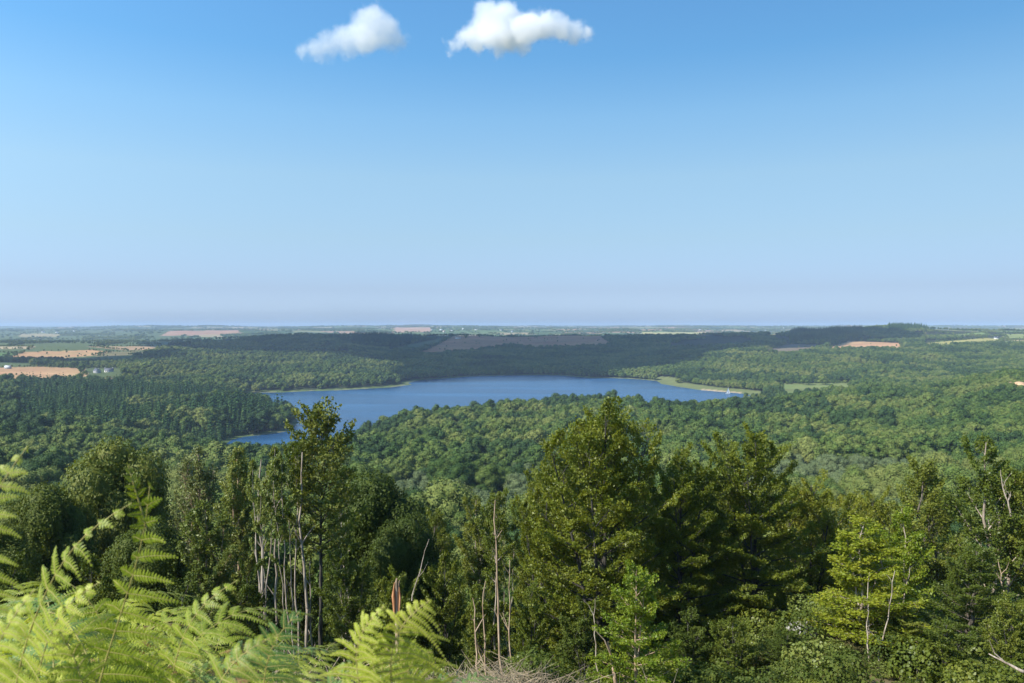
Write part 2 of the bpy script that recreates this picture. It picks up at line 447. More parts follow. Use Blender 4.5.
# ground
gm, nt, out = new_mat('ground'); L = nt.links.new
va = N(nt, 'ShaderNodeVertexColor'); va.layer_name = 'tone'
geo = N(nt, 'ShaderNodeNewGeometry')
n1 = N(nt, 'ShaderNodeTexNoise', Scale=.05, Detail=8.0); L(geo.outputs['Position'], n1.inputs['Vector'])
n2 = N(nt, 'ShaderNodeTexNoise', Scale=2.2, Detail=8.0); L(geo.outputs['Position'], n2.inputs['Vector'])
mr = N(nt, 'ShaderNodeMapRange'); mr.inputs['To Min'].default_value = .72; mr.inputs['To Max'].default_value = 1.28; L(n1.outputs['Fac'], mr.inputs[0])
mr2 = N(nt, 'ShaderNodeMapRange'); mr2.inputs['To Min'].default_value = .55; mr2.inputs['To Max'].default_value = 1.45; L(n2.outputs['Fac'], mr2.inputs[0])
mu = N(nt, 'ShaderNodeMath', operation='MULTIPLY'); L(mr.outputs[0], mu.inputs[0]); L(mr2.outputs[0], mu.inputs[1])
vm = N(nt, 'ShaderNodeVectorMath', operation='SCALE'); L(va.outputs[0], vm.inputs[0]); L(mu.outputs[0], vm.inputs['Scale'])
p = N(nt, 'ShaderNodeBsdfPrincipled', Roughness=.95); p.inputs['Specular IOR Level'].default_value = .1
L(vm.outputs[0], p.inputs['Base Color'])
b = N(nt, 'ShaderNodeBump', Strength=.5, Distance=.08); L(n2.outputs['Fac'], b.inputs['Height']); L(b.outputs[0], p.inputs['Normal'])
L(p.outputs[0], out.inputs[0])

# ------------------------------------------------------------------ ground sheet
ys = [-38.0]
while ys[-1] < 30500:
    y = ys[-1]
    ys.append(y + (max(.45, (y + 12) * .008) if y < 3600 else y * .02))
ys = np.array(ys)
pxs = np.linspace(-640, 1660, 760)
Yg, Pg = np.meshgrid(ys, pxs, indexing='ij')
Xg = (Pg - 512) / FPX * (np.maximum(Yg, -8) + 26)
Zg = land(Xg.ravel(), Yg.ravel()).reshape(Xg.shape)
def land_col(X, Y, Z):
    c = np.empty((len(X), 3)); c[:] = (.035, .045, .02)
    near = Y < 70
    br = smoothstep(-.25, .5, fbm(X / 5, Y / 5 + 3))[:, None]
    c[near] = ((1 - br) * np.array([.085, .08, .03]) + br * np.array([.27, .19, .13]))[near]
    far = Y > 3150
    h, e = parcel(X[far], Y[far])
    pc = PCOL[(h * 9.99).astype(int)].copy()
    pc[e < 9] = (.05, .08, .03)
    c[far] = pc
    m = (Y > 1100) & (Y < 9600)
    fi = field_at(X[m], Y[m], Z[m])
    cm = c[m]
    var = (1 + .28 * fbm(X[m] / 120, Y[m] / 40, 5))[:, None] * np.array([1, 1, 1]) + (.12 * fbm(X[m] / 45 + 8, Y[m] / 45))[:, None] * np.array([-1, .6, 0])
    for i, f in enumerate(FIELDS): cm[fi == i] = np.array(f[3]) * var[fi == i]
    c[m] = cm
    m2 = m.copy(); px, py = project(X, Y, Z); q = m & (px < 190) & (Y > 1290); o_ = np.zeros(len(X), bool); o_[m] = fi < 0; q &= o_
    c[q] = (.09, .12, .045)
    m = (Y > 500) & (Y < 2300) & (np.abs(X) < 1500)
    d = polydist(LAKE, X[m], Y[m]); cm = c[m]
    cm[(d < 16)] = (.10, .14, .05)
    cm[(d < 7) & (fbm(X[m] / 40, Y[m] / 40) > -.05)] = (.19, .19, .10)
    px, py = project(X[m], Y[m], Z[m])
    s = (d < 40) & (px > 655) & (px < 765) & (py < 396) & (Y[m] > 1250); cm[s] = (.15, .17, .065); s = (d < 11) & (px > 700) & (px < 742) & (py < 394); cm[s] = (.40, .31, .20)
    c[m] = cm
    return c
gc = land_col(Xg.ravel(), Yg.ravel(), Zg.ravel())
nr, nc = Xg.shape
ii = np.arange(nr - 1)[:, None] * nc + np.arange(nc - 1)[None]
gf = np.stack([ii, ii + 1, ii + nc + 1, ii + nc], -1).reshape(-1, 4)
gme = mesh_np('ground', np.stack([Xg.ravel(), Yg.ravel(), Zg.ravel()], 1), gf, [gm], smooth=True)
ca = gme.color_attributes.new('tone', 'FLOAT_COLOR', 'POINT')
ca.data.foreach_set('color', np.concatenate([gc, np.ones((len(gc), 1))], 1).astype(np.float32).ravel())
ground = link('ground', gme)
tag(ground, 'wooded valley floor and patchwork fields running out to the horizon', kind='structure')

def gz(x, y): return float(land(np.array([x], float), np.array([y], float))[0])
def ground_hit(px, py, lo, hi):
    Y = np.linspace(lo, hi, 1200); d = ray(px, py)
    X = d.x / d.y * Y; Zr = CAMZ + d.z / d.y * Y
    g = land(X, Y)
    k = np.argmax(g >= Zr) if np.any(g >= Zr) else np.argmin(np.abs(g - Zr))
    return float(X[k]), float(Y[k]), float(g[k])

# ------------------------------------------------------------------ lake
wm, nt, out = new_mat('lake_water'); L = nt.links.new
geo = N(nt, 'ShaderNodeNewGeometry')
mp = N(nt, 'ShaderNodeMapping'); mp.inputs['Scale'].default_value = (.35, .9, 1); L(geo.outputs['Position'], mp.inputs[0])
n1 = N(nt, 'ShaderNodeTexNoise', Scale=1.0, Detail=6.0); L(mp.outputs[0], n1.inputs['Vector'])
mp2 = N(nt, 'ShaderNodeMapping'); mp2.inputs['Scale'].default_value = (.0028, .012, 1); L(geo.outputs['Position'], mp2.inputs[0])
n2 = N(nt, 'ShaderNodeTexNoise', Scale=1.0, Detail=4.0); L(mp2.outputs[0], n2.inputs['Vector'])
st = N(nt, 'ShaderNodeMapRange'); st.inputs['From Min'].default_value = .35; st.inputs['From Max'].default_value = .65
st.inputs['To Min'].default_value = .25; st.inputs['To Max'].default_value = 1.0; L(n2.outputs['Fac'], st.inputs[0])
bp = N(nt, 'ShaderNodeBump', Distance=.6); L(st.outputs[0], bp.inputs['Strength']); L(n1.outputs['Fac'], bp.inputs['Height'])
p = N(nt, 'ShaderNodeBsdfPrincipled', Roughness=.25, IOR=1.33)
c = ramp(nt, n2.outputs['Fac'], [(.3, (.006,.038,.105)), (.7, (.036,.115,.235))])
L(c, p.inputs['Base Color']); L(bp.outputs[0], p.inputs['Normal']); L(p.outputs[0], out.inputs[0])
lx = [q[0] for q in LAKE]; ly_ = [q[1] for q in LAKE]
x0, x1, y0, y1 = min(lx) - 30, max(lx) + 30, min(ly_) - 30, max(ly_) + 30
lake = link('lake', mesh_np('lake', [(x0, y0, 0), (x1, y0, 0), (x1, y1, 0), (x0, y1, 0)], np.array([[0, 1, 2, 3]]), [wm]))
tag(lake, 'blue reservoir lake filling the valley between the woods', kind='structure')

# ------------------------------------------------------------------ haze
hm, nt, out = new_mat('haze')
pv = N(nt, 'ShaderNodeVolumePrincipled', Density=8.2e-5, Anisotropy=0.0)
pv.inputs['Color'].default_value = (.55, .69, .93, 1)
nt.links.new(pv.outputs[0], out.inputs['Volume'])
hb = MB(); hb.box((0, 15300, 80), (98000, 31300, 180))
haze = hb.build('haze', hm)
tag(haze, 'thin blue summer haze over the whole valley', kind='stuff')

# ------------------------------------------------------------------ clouds
def ico(sub=1):
    import bmesh
    bm = bmesh.new(); bmesh.ops.create_icosphere(bm, subdivisions=sub, radius=1)
    v = np.array([q.co[:] for q in bm.verts]); f = np.array([[q.index for q in p.verts] for p in bm.faces]); bm.free()
    return v, f
ICO1, ICO2, ICO3 = ico(1), ico(2), ico(3)

def cloud_mat(name, dens, col=(1, 1, 1), nz=None):
    m, nt, out = new_mat(name)
    pv = N(nt, 'ShaderNodeVolumePrincipled', Density=dens, Anisotropy=.2)
    pv.inputs['Color'].default_value = (*col, 1)
    if nz:
        tc = N(nt, 'ShaderNodeTexCoord'); no = N(nt, 'ShaderNodeTexNoise', Scale=nz, Detail=4.0)
        nt.links.new(tc.outputs['Object'], no.inputs['Vector'])
        mr = N(nt, 'ShaderNodeMapRange'); mr.inputs['From Min'].default_value = .40; mr.inputs['From Max'].default_value = .62
        mr.inputs['To Max'].default_value = dens
        nt.links.new(no.outputs['Fac'], mr.inputs[0]); nt.links.new(mr.outputs[0], pv.inputs['Density'])
    nt.links.new(pv.outputs[0], out.inputs['Volume'])
    return m

def remesh_cloud(name, spheres, voxel, mat, disp=0.0, seed=0):
    mb = MB(); v, f = ICO3
    for (c, r) in spheres: mb.add(v * r + np.asarray(c), f)
    o = link(name, mb.me(name, mat))
    md = o.modifiers.new('r', 'REMESH'); md.mode = 'VOXEL'; md.voxel_size = voxel
    dg = bpy.context.evaluated_depsgraph_get()
    me = bpy.data.meshes.new_from_object(o.evaluated_get(dg))
    o.modifiers.clear(); o.data = me
    if disp:
        n = len(me.vertices); co = np.empty(n * 3, np.float32); me.vertices.foreach_get('co', co); co = co.reshape(-1, 3)
        no = np.empty(n * 3, np.float32); me.vertex_normals.foreach_get('vector', no); no = no.reshape(-1, 3)
        k = disp
        dd = fbm(co[:, 0] / (k * 4) + seed, (co[:, 2] + co[:, 1] * .7) / (k * 4), 5)
        co += no * (dd * k)[:, None]
        me.vertices.foreach_set('co', co.ravel())
    me.materials.clear(); me.materials.append(mat); me.update()
    return o

CY = 3560.0
def cloud_from_px(name, lumps, seed, label, dens, wisp=0):
    """soft cumulus: a box of air whose density follows uneven lumps"""
    rs = np.random.RandomState(seed); sp = []
    s = CY / FPX; cs = []
    for (px, py, r) in lumps:
        c = np.array(at(px, py, CY)); rr = r * s * 1.42
        cs.append((c + [0, rs.uniform(-.5, .5) * rr, 0], rr))
    m, nt, out = new_mat(name); L = nt.links.new
    geo = N(nt, 'ShaderNodeNewGeometry')
    no = N(nt, 'ShaderNodeTexNoise', Scale=.0105, Detail=7.0, Roughness=.68); L(geo.outputs['Position'], no.inputs['Vector'])
    sb = N(nt, 'ShaderNodeVectorMath', operation='SUBTRACT'); sb.inputs[1].default_value = (.5, .5, .5); L(no.outputs['Color'], sb.inputs[0])
    sc = N(nt, 'ShaderNodeVectorMath', operation='SCALE'); sc.inputs['Scale'].default_value = 165; L(sb.outputs[0], sc.inputs[0])
    ad = N(nt, 'ShaderNodeVectorMath', operation='ADD'); L(geo.outputs['Position'], ad.inputs[0]); L(sc.outputs[0], ad.inputs[1])
    cur = None
    for c, r in cs:
        d = N(nt, 'ShaderNodeVectorMath', operation='DISTANCE'); L(ad.outputs[0], d.inputs[0]); d.inputs[1].default_value = tuple(c)
        q = N(nt, 'ShaderNodeMath', operation='MULTIPLY_ADD'); q.inputs[1].default_value = -1.0; q.inputs[2].default_value = r; L(d.outputs['Value'], q.inputs[0])
        if cur is None: cur = q.outputs[0]
        else:
            x = N(nt, 'ShaderNodeMath', operation='SMOOTH_MAX'); x.inputs[2].default_value = 30; L(cur, x.inputs[0]); L(q.outputs[0], x.inputs[1]); cur = x.outputs[0]
    mr = N(nt, 'ShaderNodeMapRange', interpolation_type='SMOOTHSTEP'); mr.inputs['From Min'].default_value = 2; mr.inputs['From Max'].default_value = 38; mr.inputs['To Max'].default_value = dens
    L(cur, mr.inputs[0])
    pv = N(nt, 'ShaderNodeVolumePrincipled', Anisotropy=0.0); pv.inputs['Color'].default_value = (1, 1, 1, 1)
    L(mr.outputs[0], pv.inputs['Density']); L(pv.outputs[0], out.inputs['Volume'])
    C_ = np.array([c for c, r in cs]); r_ = np.array([r for c, r in cs])[:, None]
    lo, hi = (C_ - r_).min(0) - 30, (C_ + r_).max(0) + 30
    mb = MB(); mb.box((lo + hi) / 2 , hi - lo); o = mb.build(name, m)
    tag(o, label, kind='structure')
    return o
cl1 = [(302,53,7),(316,50,9),(330,45,10),(344,38,12),(346,50,9),(360,34,14),(374,26,14),(368,42,10),(386,34,13),(397,39,10),(376,16,8),(330,54,6),(404,42,6)]
cl2 = [(452,43,7),(464,37,9),(478,33,12),(492,22,14),(505,16,13),(496,36,13),(512,30,14),(528,32,13),(545,28,12),(560,30,11),(575,32,9),(588,33,7),(500,49,6),(522,45,7),(486,12,9),(534,19,7)]
cloud_from_px('cloud', cl1, 3, 'small ragged white cloud with a thin greyish left end', .010)
cloud_from_px('cloud', cl2, 4, 'brighter long white cloud with a domed top and flat grey base', .020)
# the fair-weather cloud overhead whose shade lies on the far shore
def shade_cloud(name, ground_pts, alt, seed, label, dens=.04):
    rs = np.random.RandomState(seed); sp = []
    for (x, y, r) in ground_pts:
        t = (alt - 50) / SUN_DIR.z
        c = np.array([x + SUN_DIR.x * t, y + SUN_DIR.y * t, alt])
        for k in range(4):
            a = rs.uniform(-1, 1, 3) * [1, 1, .5]
            sp.append((c + a * r * .7, r * rs.uniform(.6, .95)))
    o = remesh_cloud(name, sp, 45.0, cloud_mat(name, dens), disp=40, seed=seed)
    tag(o, label, kind='structure')
def gp(px, Y): return ((px - 512) / FPX * Y, Y)
pts = []; SHP = [gp(*q) for q in [(185,2380),(300,2200),(385,2100),(408,1870),(460,1760),(560,1740),(640,1790),(668,2050),(720,2330),(800,2500),(885,2650),(895,3250),(600,3330),(180,3300)]]
_X, _Y = np.meshgrid(np.arange(-1500, 1700, 115), np.arange(1740, 3400, 115)); _r = np.random.RandomState(3)
_X = _X.ravel() + _r.uniform(-35, 35, _X.size); _Y = _Y.ravel() + _r.uniform(-35, 35, _Y.size)
_k = inside(SHP, _X, _Y) & ~((fbm(_X / 300, _Y / 300) > .33) & (_Y > 2700))
pts = [(x, y, _r.uniform(95, 130)) for x, y in zip(_X[_k], _Y[_k])]
shade_cloud('cloud', pts, 1550, 11, 'broad fair weather cloud high above the lake')
pts = []
for px, Y, r in [(-60,1800,80),(20,1760,70),(90,1800,80),(150,1930,80)]:
    x, y = gp(px, Y); pts.append((x, y, r))
shade_cloud('cloud', pts, 1450, 12, 'smaller fair weather cloud high above the left shore')

# ------------------------------------------------------------------ trees of the woods
def blob_tree(name, mat, bark, seed, H=12.0, Rr=4.4, nl=9, nq=1500, qs=.45, core=True, cone=False, trunk=True, parts=False, icol=ICO1):
    """a crown of many small leaf clumps over uneven limbs' lumps"""
    rs = np.random.RandomState(seed)
    cen = []; rad = []
    if cone:
        for k in range(nl):
            t = k / (nl - 1.0)
            cen.append([rs.uniform(-.12, .12) * Rr, rs.uniform(-.12, .12) * Rr, H * (.16 + .80 * t)]); rad.append(Rr * (1.0 - .88 * t) * rs.uniform(.85, 1.1))
    else:
        for k in range(nl):
            a = k * 2.399 + rs.uniform(-.4, .4); t = (k + .5) / nl
            zz = .30 + .52 * t ** .9
            rr = math.sqrt(max(0, 1 - ((zz - .5) / .45) ** 2)) * Rr * .62 * rs.uniform(.6, 1.1)
            cen.append([math.cos(a) * rr, math.sin(a) * rr, H * zz]); rad.append(Rr * rs.uniform(.36, .56))
        cen.append([0, 0, H * .5]); rad.append(Rr * .62)
        cen.append([rs.uniform(-.2, .2) * Rr, rs.uniform(-.2, .2) * Rr, H * .84]); rad.append(Rr * .42)
    cen = np.array(cen); rad = np.array(rad)
    asp = np.array([1, 1, .85]) if not cone else np.array([1, 1, .7])
    w = rad ** 2; k = rs.choice(len(rad), nq * 2, p=w / w.sum())
    d = rs.normal(size=(nq * 2, 3)); d /= np.linalg.norm(d, axis=1)[:, None]
    # fine unevenness
    bump = 1 + .16 * np.sin(d[:, 0] * 7 + k) * np.sin(d[:, 1] * 8 + 2 * k) + rs.uniform(-.14, .10, nq * 2)
    P = cen[k] + d * rad[k][:, None] * asp * bump[:, None]
    # drop those deep inside other lumps
    deep = np.zeros(len(P), bool)
    for c, r in zip(cen, rad):
        deep |= np.linalg.norm((P - c) / asp, axis=1) < r * .82
    keep = np.where(~deep)[0][:nq]
    P, d = P[keep], d[keep]
    n = d * 1.0 + rs.normal(size=P.shape) * .55; n[:, 2] += .35; n /= np.linalg.norm(n, axis=1)[:, None]
    u = np.cross(n, rs.normal(size=P.shape)); u /= np.linalg.norm(u, axis=1)[:, None] + 1e-9
    v = np.cross(n, u)
    s = qs * rs.uniform(.6, 1.3, len(P))[:, None]
    V = np.stack([P - u * s * .5, P - v * s * .35, P + u * s * .5, P + v * s * .35 ], 1).reshape(-1, 3)
    F = np.arange(len(P) * 4).reshape(-1, 4)
    cb = MB(); cb.add(V, F)
    iv, jf = icol
    if core:
        for c, r in zip(cen, rad):
            q = iv * (1 + rs.uniform(-.12, .06, len(iv)))[:, None]
            cb.add(q * r * .86 * asp + c, jf)
    tb = MB()
    tb.tube([(0, 0, -1.5), (rs.uniform(-.15, .15), 0, H * .3), (0, 0, H * .62)], [H * .022, H * .017, H * .006], 6)
    if parts: return cb.me(name + '_crown', mat), tb.me(name + '_trunk', bark)
    vs = np.concatenate(cb.v + tb.v) ; n0 = cb.n
    f4 = cb.f.get(4, []); f3 = cb.f.get(3, [])
    t4 = [f + n0 for f in tb.f[4]]
    A = np.concatenate(f4); B = np.concatenate(f3) if f3 else np.zeros((0, 3), int); C = np.concatenate(t4)
    fm = np.concatenate([np.zeros(len(A)), np.zeros(len(B)), np.ones(len(C))])
    return mesh_np(name, vs, [A, B, C] if len(B) else [A, C], [mat, bark], fm)

def sources(colname, meshes):
    c = bpy.data.collections.new(colname)
    for m in meshes:
        o = bpy.data.objects.new(colname + '_source', m); c.objects.link(o)
    return c

def points_object(name, P, rot, scl, idx, coll):
    me = bpy.data.meshes.new(name)
    me.vertices.add(len(P)); me.vertices.foreach_set('co', np.asarray(P, np.float32).ravel())
    a = me.attributes.new('rz', 'FLOAT', 'POINT'); a.data.foreach_set('value', np.asarray(rot, np.float32))
    a = me.attributes.new('sc', 'FLOAT_VECTOR', 'POINT'); a.data.foreach_set('vector', np.asarray(scl, np.float32).ravel())
    a = me.attributes.new('ix', 'INT', 'POINT'); a.data.foreach_set('value', np.asarray(idx, np.int32))
    o = link(name, me)
    ng = bpy.data.node_groups.new(name, 'GeometryNodeTree')
    ng.interface.new_socket('Geometry', in_out='INPUT', socket_type='NodeSocketGeometry')
    ng.interface.new_socket('Geometry', in_out='OUTPUT', socket_type='NodeSocketGeometry')
    gi = ng.nodes.new('NodeGroupInput'); go = ng.nodes.new('NodeGroupOutput')
    ip = ng.nodes.new('GeometryNodeInstanceOnPoints')
    ci = ng.nodes.new('GeometryNodeCollectionInfo'); ci.inputs['Collection'].default_value = coll
    ci.inputs['Separate Children'].default_value = True; ci.inputs['Reset Children'].default_value = True
    def attr(nm, t):
        n = ng.nodes.new('GeometryNodeInputNamedAttribute'); n.data_type = t; n.inputs['Name'].default_value = nm; return n
    ra, sa, ia = attr('rz', 'FLOAT'), attr('sc', 'FLOAT_VECTOR'), attr('ix', 'INT')
    cx = ng.nodes.new('ShaderNodeCombineXYZ')
    l = ng.links.new
    l(gi.outputs[0], ip.inputs['Points']); l(ci.outputs[0], ip.inputs['Instance']); ip.inputs['Pick Instance'].default_value = True
    l(ia.outputs['Attribute'], ip.inputs['Instance Index']); l(ra.outputs['Attribute'], cx.inputs['Z'])
    l(cx.outputs[0], ip.inputs['Rotation']); l(sa.outputs['Attribute'], ip.inputs['Scale']); l(ip.outputs[0], go.inputs[0])
    md = o.modifiers.new('instances', 'NODES'); md.node_group = ng
    return o

hiB = [blob_tree('broadleaf_tree', M['wood_far'], M['bark_dark'], 100 + i, H=12, Rr=4.3 + .3 * (i % 3), nl=9 + i % 4, nq=6500, qs=.34) for i in range(5)]
midB = [blob_tree('broadleaf_tree', M['wood_far'], M['bark_dark'], 120 + i, H=12, Rr=4.4, nl=8 + i % 4, nq=1100, qs=.75) for i in range(5)]
darkB = [blob_tree('broadleaf_tree', M['wood_far'], M['bark_dark'], 140 + i, H=12, Rr=4.8, nl=8, nq=420, qs=1.2) for i in range(3)]
conB = [blob_tree('conifer_tree', M['conifer'], M['bark_dark'], 160 + i, H=14, Rr=2.5, nl=7, nq=420, qs=.8, cone=True) for i in range(3)]
clumpB = [blob_tree('tree_clump', M['wood_far'], M['bark_dark'], 180 + i, H=9, Rr=6.5, nl=10, nq=160, qs=2.2) for i in range(3)]
hiB += [blob_tree('broadleaf_tree', M['wood_dark'], M['bark_dark'], 110 + i, H=13, Rr=4.6, nl=10, nq=6500, qs=.34) for i in range(2)]
midB += [blob_tree('broadleaf_tree', M['wood_dark'], M['bark_dark'], 130 + i, H=13, Rr=4.7, nl=9, nq=1100, qs=.75) for i in range(2)]
scrubB = [blob_tree('willow_scrub', M['scrub'], M['bark_dark'], 150 + i, H=7, Rr=3.4, nl=8, nq=2600, qs=.34) for i in range(3)]
C_scrub = sources('willow_scrub', scrubB)
def species(X, Y, rs):
    d = (fbm(X / 75 + 11, Y / 95 + 4) > .28) | (rs.rand(len(X)) < .05)
    return np.where(d, 5 + rs.randint(0, 2, len(X)), rs.randint(0, 5, len(X)))
C_hi = sources('broadleaf_tree', hiB); C_mid = sources('broadleaf_tree_mid', midB); C_dark = sources('broadleaf_tree_far', darkB)
C_con = sources('conifer_tree', conB); C_clump = sources('tree_clump', clumpB)

def scatter(x0, x1, y0, y1, step, seed, jit=.46):
    rs = np.random.RandomState(seed)
    X, Y = np.meshgrid(np.arange(x0, x1, step), np.arange(y0, y1, step * .92))
    X = X + (np.arange(X.shape[0])[:, None] % 2) * step * .5
    X = X + rs.uniform(-jit, jit, X.shape) * step; Y = Y + rs.uniform(-jit, jit, X.shape) * step
    return X.ravel(), Y.ravel(), rs

def in_view(X, Y, m=130):
    px = 512 + FPX * X / np.maximum(Y, 1)
    return (px > -m) & (px < 1024 + m)

def is_wood(X, Y, Z):
    fi = field_at(X, Y, Z)
    ok = fi < 0
    d = polydist(LAKE, X, Y); ok &= ~inside(LAKE, X, Y) & (d > 5 + 5 * fbm(X / 60, Y / 60))
    px, py = project(X, Y, Z)
    # the reed and meadow spit on the right shore, the lawn by the left shore
    ok &= ~((d < 40) & (px > 655) & (px < 765) & (Y > 1250))
    ok &= ~((d < 22) & (px > 260) & (px < 420) & (Y > 1300))
    return ok

FIELDS.append(([(905,417),(1075,417),(1075,405),(905,405)], 99999, 99999, (.1,.1,.1)))

# --- valley woods in front of the lake
X, Y, rs = scatter(-1100, 1100, 82, 1260, 7.9, 21)
k = in_view(X, Y, 200); X, Y = X[k], Y[k]
# thin the stand by distance a little, trees stay about the same size
k = (Y < 420) | (rs.rand(len(X)) < .92); X, Y = X[k], Y[k]
Z = land(X, Y); k = is_wood(X, Y, Z); X, Y, Z = X[k], Y[k], Z[k]
rs = np.random.RandomState(5)
n = len(X)
S = (.60 + .75 * rs.rand(n) ** 1.4) * (1 + .45 * fbm(X / 60, Y / 60)) * (1 + .3 * fbm(X / 14, Y / 14 + 4))
S *= np.where(Y < 170, .82, 1.0)
_p = 512 + FPX * X / Y; S *= np.where((_p > 640) & (_p < 780) & (Y > 900), .5, 1.0)
S *= np.where((Y > 780) & (Y < 1250) & (512 + FPX * X / Y < 310), 1.25, 1.0)
SC = np.stack([S * rs.uniform(.85, 1.2, n), S * rs.uniform(.85, 1.2, n), S * rs.uniform(.85, 1.15, n)], 1)
px, py = project(X, Y, Z + 10)
con = (px > 20 + 0 * px) & (px < 285) & (Y > 720) & (Y < 1260) & (fbm(X / 90, Y / 90) > -.28)
dB = ~con
ROT = rs.uniform(0, 6.28, n)
PT = np.stack([X, Y, Z - .4], 1)
# the individuals: nearest in view
order = np.argsort(np.where(dB & (px > -5) & (px < 1029) & (Y > 82), Y, 1e9))
IND = order[:235]
isind = np.zeros(n, bool); isind[IND] = True
ZONES = [(0, 190, 'left of the slender pale trunks'), (190, 360, 'behind the slender pale trunks'), (360, 540, 'in the gap left of the big central tree'),
         (540, 720, 'behind the big central tree'), (720, 880, 'behind the yellow-green trees on the right'), (880, 1100, 'behind the pale-limbed trees at the right edge')]
BANDS = [(0, 125, 'nearest row'), (125, 1e9, 'second row')]
for j in IND:
    o = bpy.data.objects.new('broadleaf_tree', hiB[rs.randint(5) if fbm(X[j:j+1] / 40, Y[j:j+1] / 40)[0] < .2 else 5 + rs.randint(2)])
    COL.objects.link(o)
    o.location = PT[j]; o.rotation_euler = (0, 0, ROT[j]); o.scale = SC[j]
    zt = next((z[2] for z in ZONES if z[0] <= px[j] < z[1]), ZONES[0][2]); bt = next(b[2] for b in BANDS if b[0] <= Y[j] < b[1])
    tag(o, 'rounded tree in the %s, %s' % (bt, zt), 'tree', 'trees of the valley wood, %s, %s' % (bt, zt))
SPC = species(X, Y, rs)
scr = dB & ~isind & (Y > 215) & (Y < 440) & (((_p > 372) & (_p < 600)) | ((_p > 725) & (_p < 965))) & (fbm(X / 60 + 3, Y / 60) > -.16)
a = dB & ~isind & ~scr & (Y < 380)
b_ = dB & ~isind & ~scr & (Y >= 380)
o = points_object('willow_scrub', PT[scr], ROT[scr], SC[scr], rs.randint(0, 3, scr.sum()), C_scrub)
tag(o, 'paler grey green willow scrub in the valley below the lake', 'woodland', kind='stuff')
o = points_object('near_wood', PT[a], ROT[a], SC[a], SPC[a], C_hi)
tag(o, 'dense broadleaf wood sloping down towards the near side of the lake', 'woodland', kind='stuff')
o = points_object('valley_wood', PT[b_], ROT[b_], SC[b_], SPC[b_], C_mid)
tag(o, 'dense broadleaf wood filling the valley floor this side of the lake', 'woodland', kind='stuff')
o = points_object('conifer_plantation', PT[con], ROT[con], SC[con] * [1, 1, 1.05], rs.randint(0, 3, con.sum()), C_con)
tag(o, 'pointed dark conifers of the plantation left of the lake inlet', 'woodland', kind='stuff')
print('valley', n, a.sum(), b_.sum(), con.sum())

HOUSE_AT = [(109, 372, 1350, 1650), (97, 373, 1350, 1650), (937, 347.5, 2000, 2700), (945, 347.5, 2000, 2700), (996, 339, 2200, 3200), (8, 372, 1500, 1750)]
HPOS = [ground_hit(*q) for q in HOUSE_AT]
def clear_of_houses(X, Y):
    ok = np.ones(len(X), bool)
    for hx, hy, hz in HPOS:
        ok &= ~((np.abs(X / Y - hx / hy) * hy < 17) & (Y > hy - 75) & (Y < hy + 12))
    return ok
# --- woods on the far shores
X, Y, rs = scatter(-2500, 2500, 1262, 3420, 9.5, 31)
k = in_view(X, Y, 130); X, Y = X[k], Y[k]
Z = land(X, Y); k = is_wood(X, Y, Z); X, Y, Z = X[k], Y[k], Z[k]
px, py = project(X, Y, Z)
# leave the open plateau behind the ridge free, fields carry only hedges
rid = np.interp(px, [-200, 0, 190, 260, 330, 430, 640, 760, 900, 985, 1200], [2280, 2330, 2450, 2950, 3060, 2950, 3000, 3150, 3420, 2350, 2350])
gaps = ((fbm(X / 170 + 2, Y / 170) > -.3) & (Y > 2250) & (px > 925) & ~((Y > 3050) & (px < 972))) | ((fbm(X / 150 + 5, Y / 190) > .12) & (Y > 2500) & (px > 640) & (px < 790)) | ((fbm(X / 150 + 5, Y / 190) > .22) & (Y > 2100) & (px < 350))
k = (Y < rid) & ~gaps & clear_of_houses(X, Y) & ~((px < 165 + 50 * fbm(X / 120, Y / 120)) & (Y > 1290) & ~((Y > 1560) & (Y < 1810) & ((px > 30) | (Y > 1700))) & ~((px > 120) & (Y < 1560) & (fbm(X / 60, Y / 60) > -.2))); X, Y, Z, px, py = X[k], Y[k], Z[k], px[k], py[k]
n = len(X); rs = np.random.RandomState(9)
S = rs.uniform(.6, 1.35, n) * (1 + .45 * fbm(X / 75, Y / 110))
S[(px < 200) & (Y > 1500) & (Y < 1880)] *= .72
ridge_t = ((px > 352) & (px < 412) & (Y > 2650)) | ((px > 790) & (px < 862) & (Y > 2600)) | ((px > 888) & (px < 970) & (Y > 3050))
S[ridge_t] *= 1.9
S[(px > 600) & (px < 760) & (Y > 3000)] *= .8
SC = np.stack([S * 1.12, S * 1.12, S], 1); ROT = rs.uniform(0, 6.28, n); PT = np.stack([X, Y, Z - .4], 1)
left = px < 395; right = (px > 655)
lo_y = Y < 2250
groups = [(left & lo_y, 'left_shore_wood', 'broadleaf wood on the rounded headland at the left far shore', C_mid, 5),
          (~left & ~right | (~lo_y & ~right), 'far_shore_wood', 'shaded wood climbing the slope beyond the far shore', C_dark, 3),
          (right & lo_y, 'right_shore_wood', 'sunlit wood behind the grassy spit on the right shore', C_mid, 5),
          (right & ~lo_y, 'ridge_wood', 'dark wood and tree belts on the ridge at upper right', C_dark, 3)]
used = ridge_t.copy()
o = points_object('ridge_conifers', PT[ridge_t], ROT[ridge_t], SC[ridge_t] * [.9, .9, .8], rs.randint(0, 3, ridge_t.sum()), C_con)
tag(o, 'dark tall conifer blocks standing out on the ridges beyond the lake', 'woodland', kind='stuff')
for m, nm, lb, cc, nv in groups:
    m = m & ~used; used |= m
    o = points_object(nm, PT[m], ROT[m], SC[m], species(X[m], Y[m], rs) if nv == 5 else rs.randint(0, nv, m.sum()), cc)
    tag(o, lb, 'woodland', kind='stuff')
print('far woods', n)

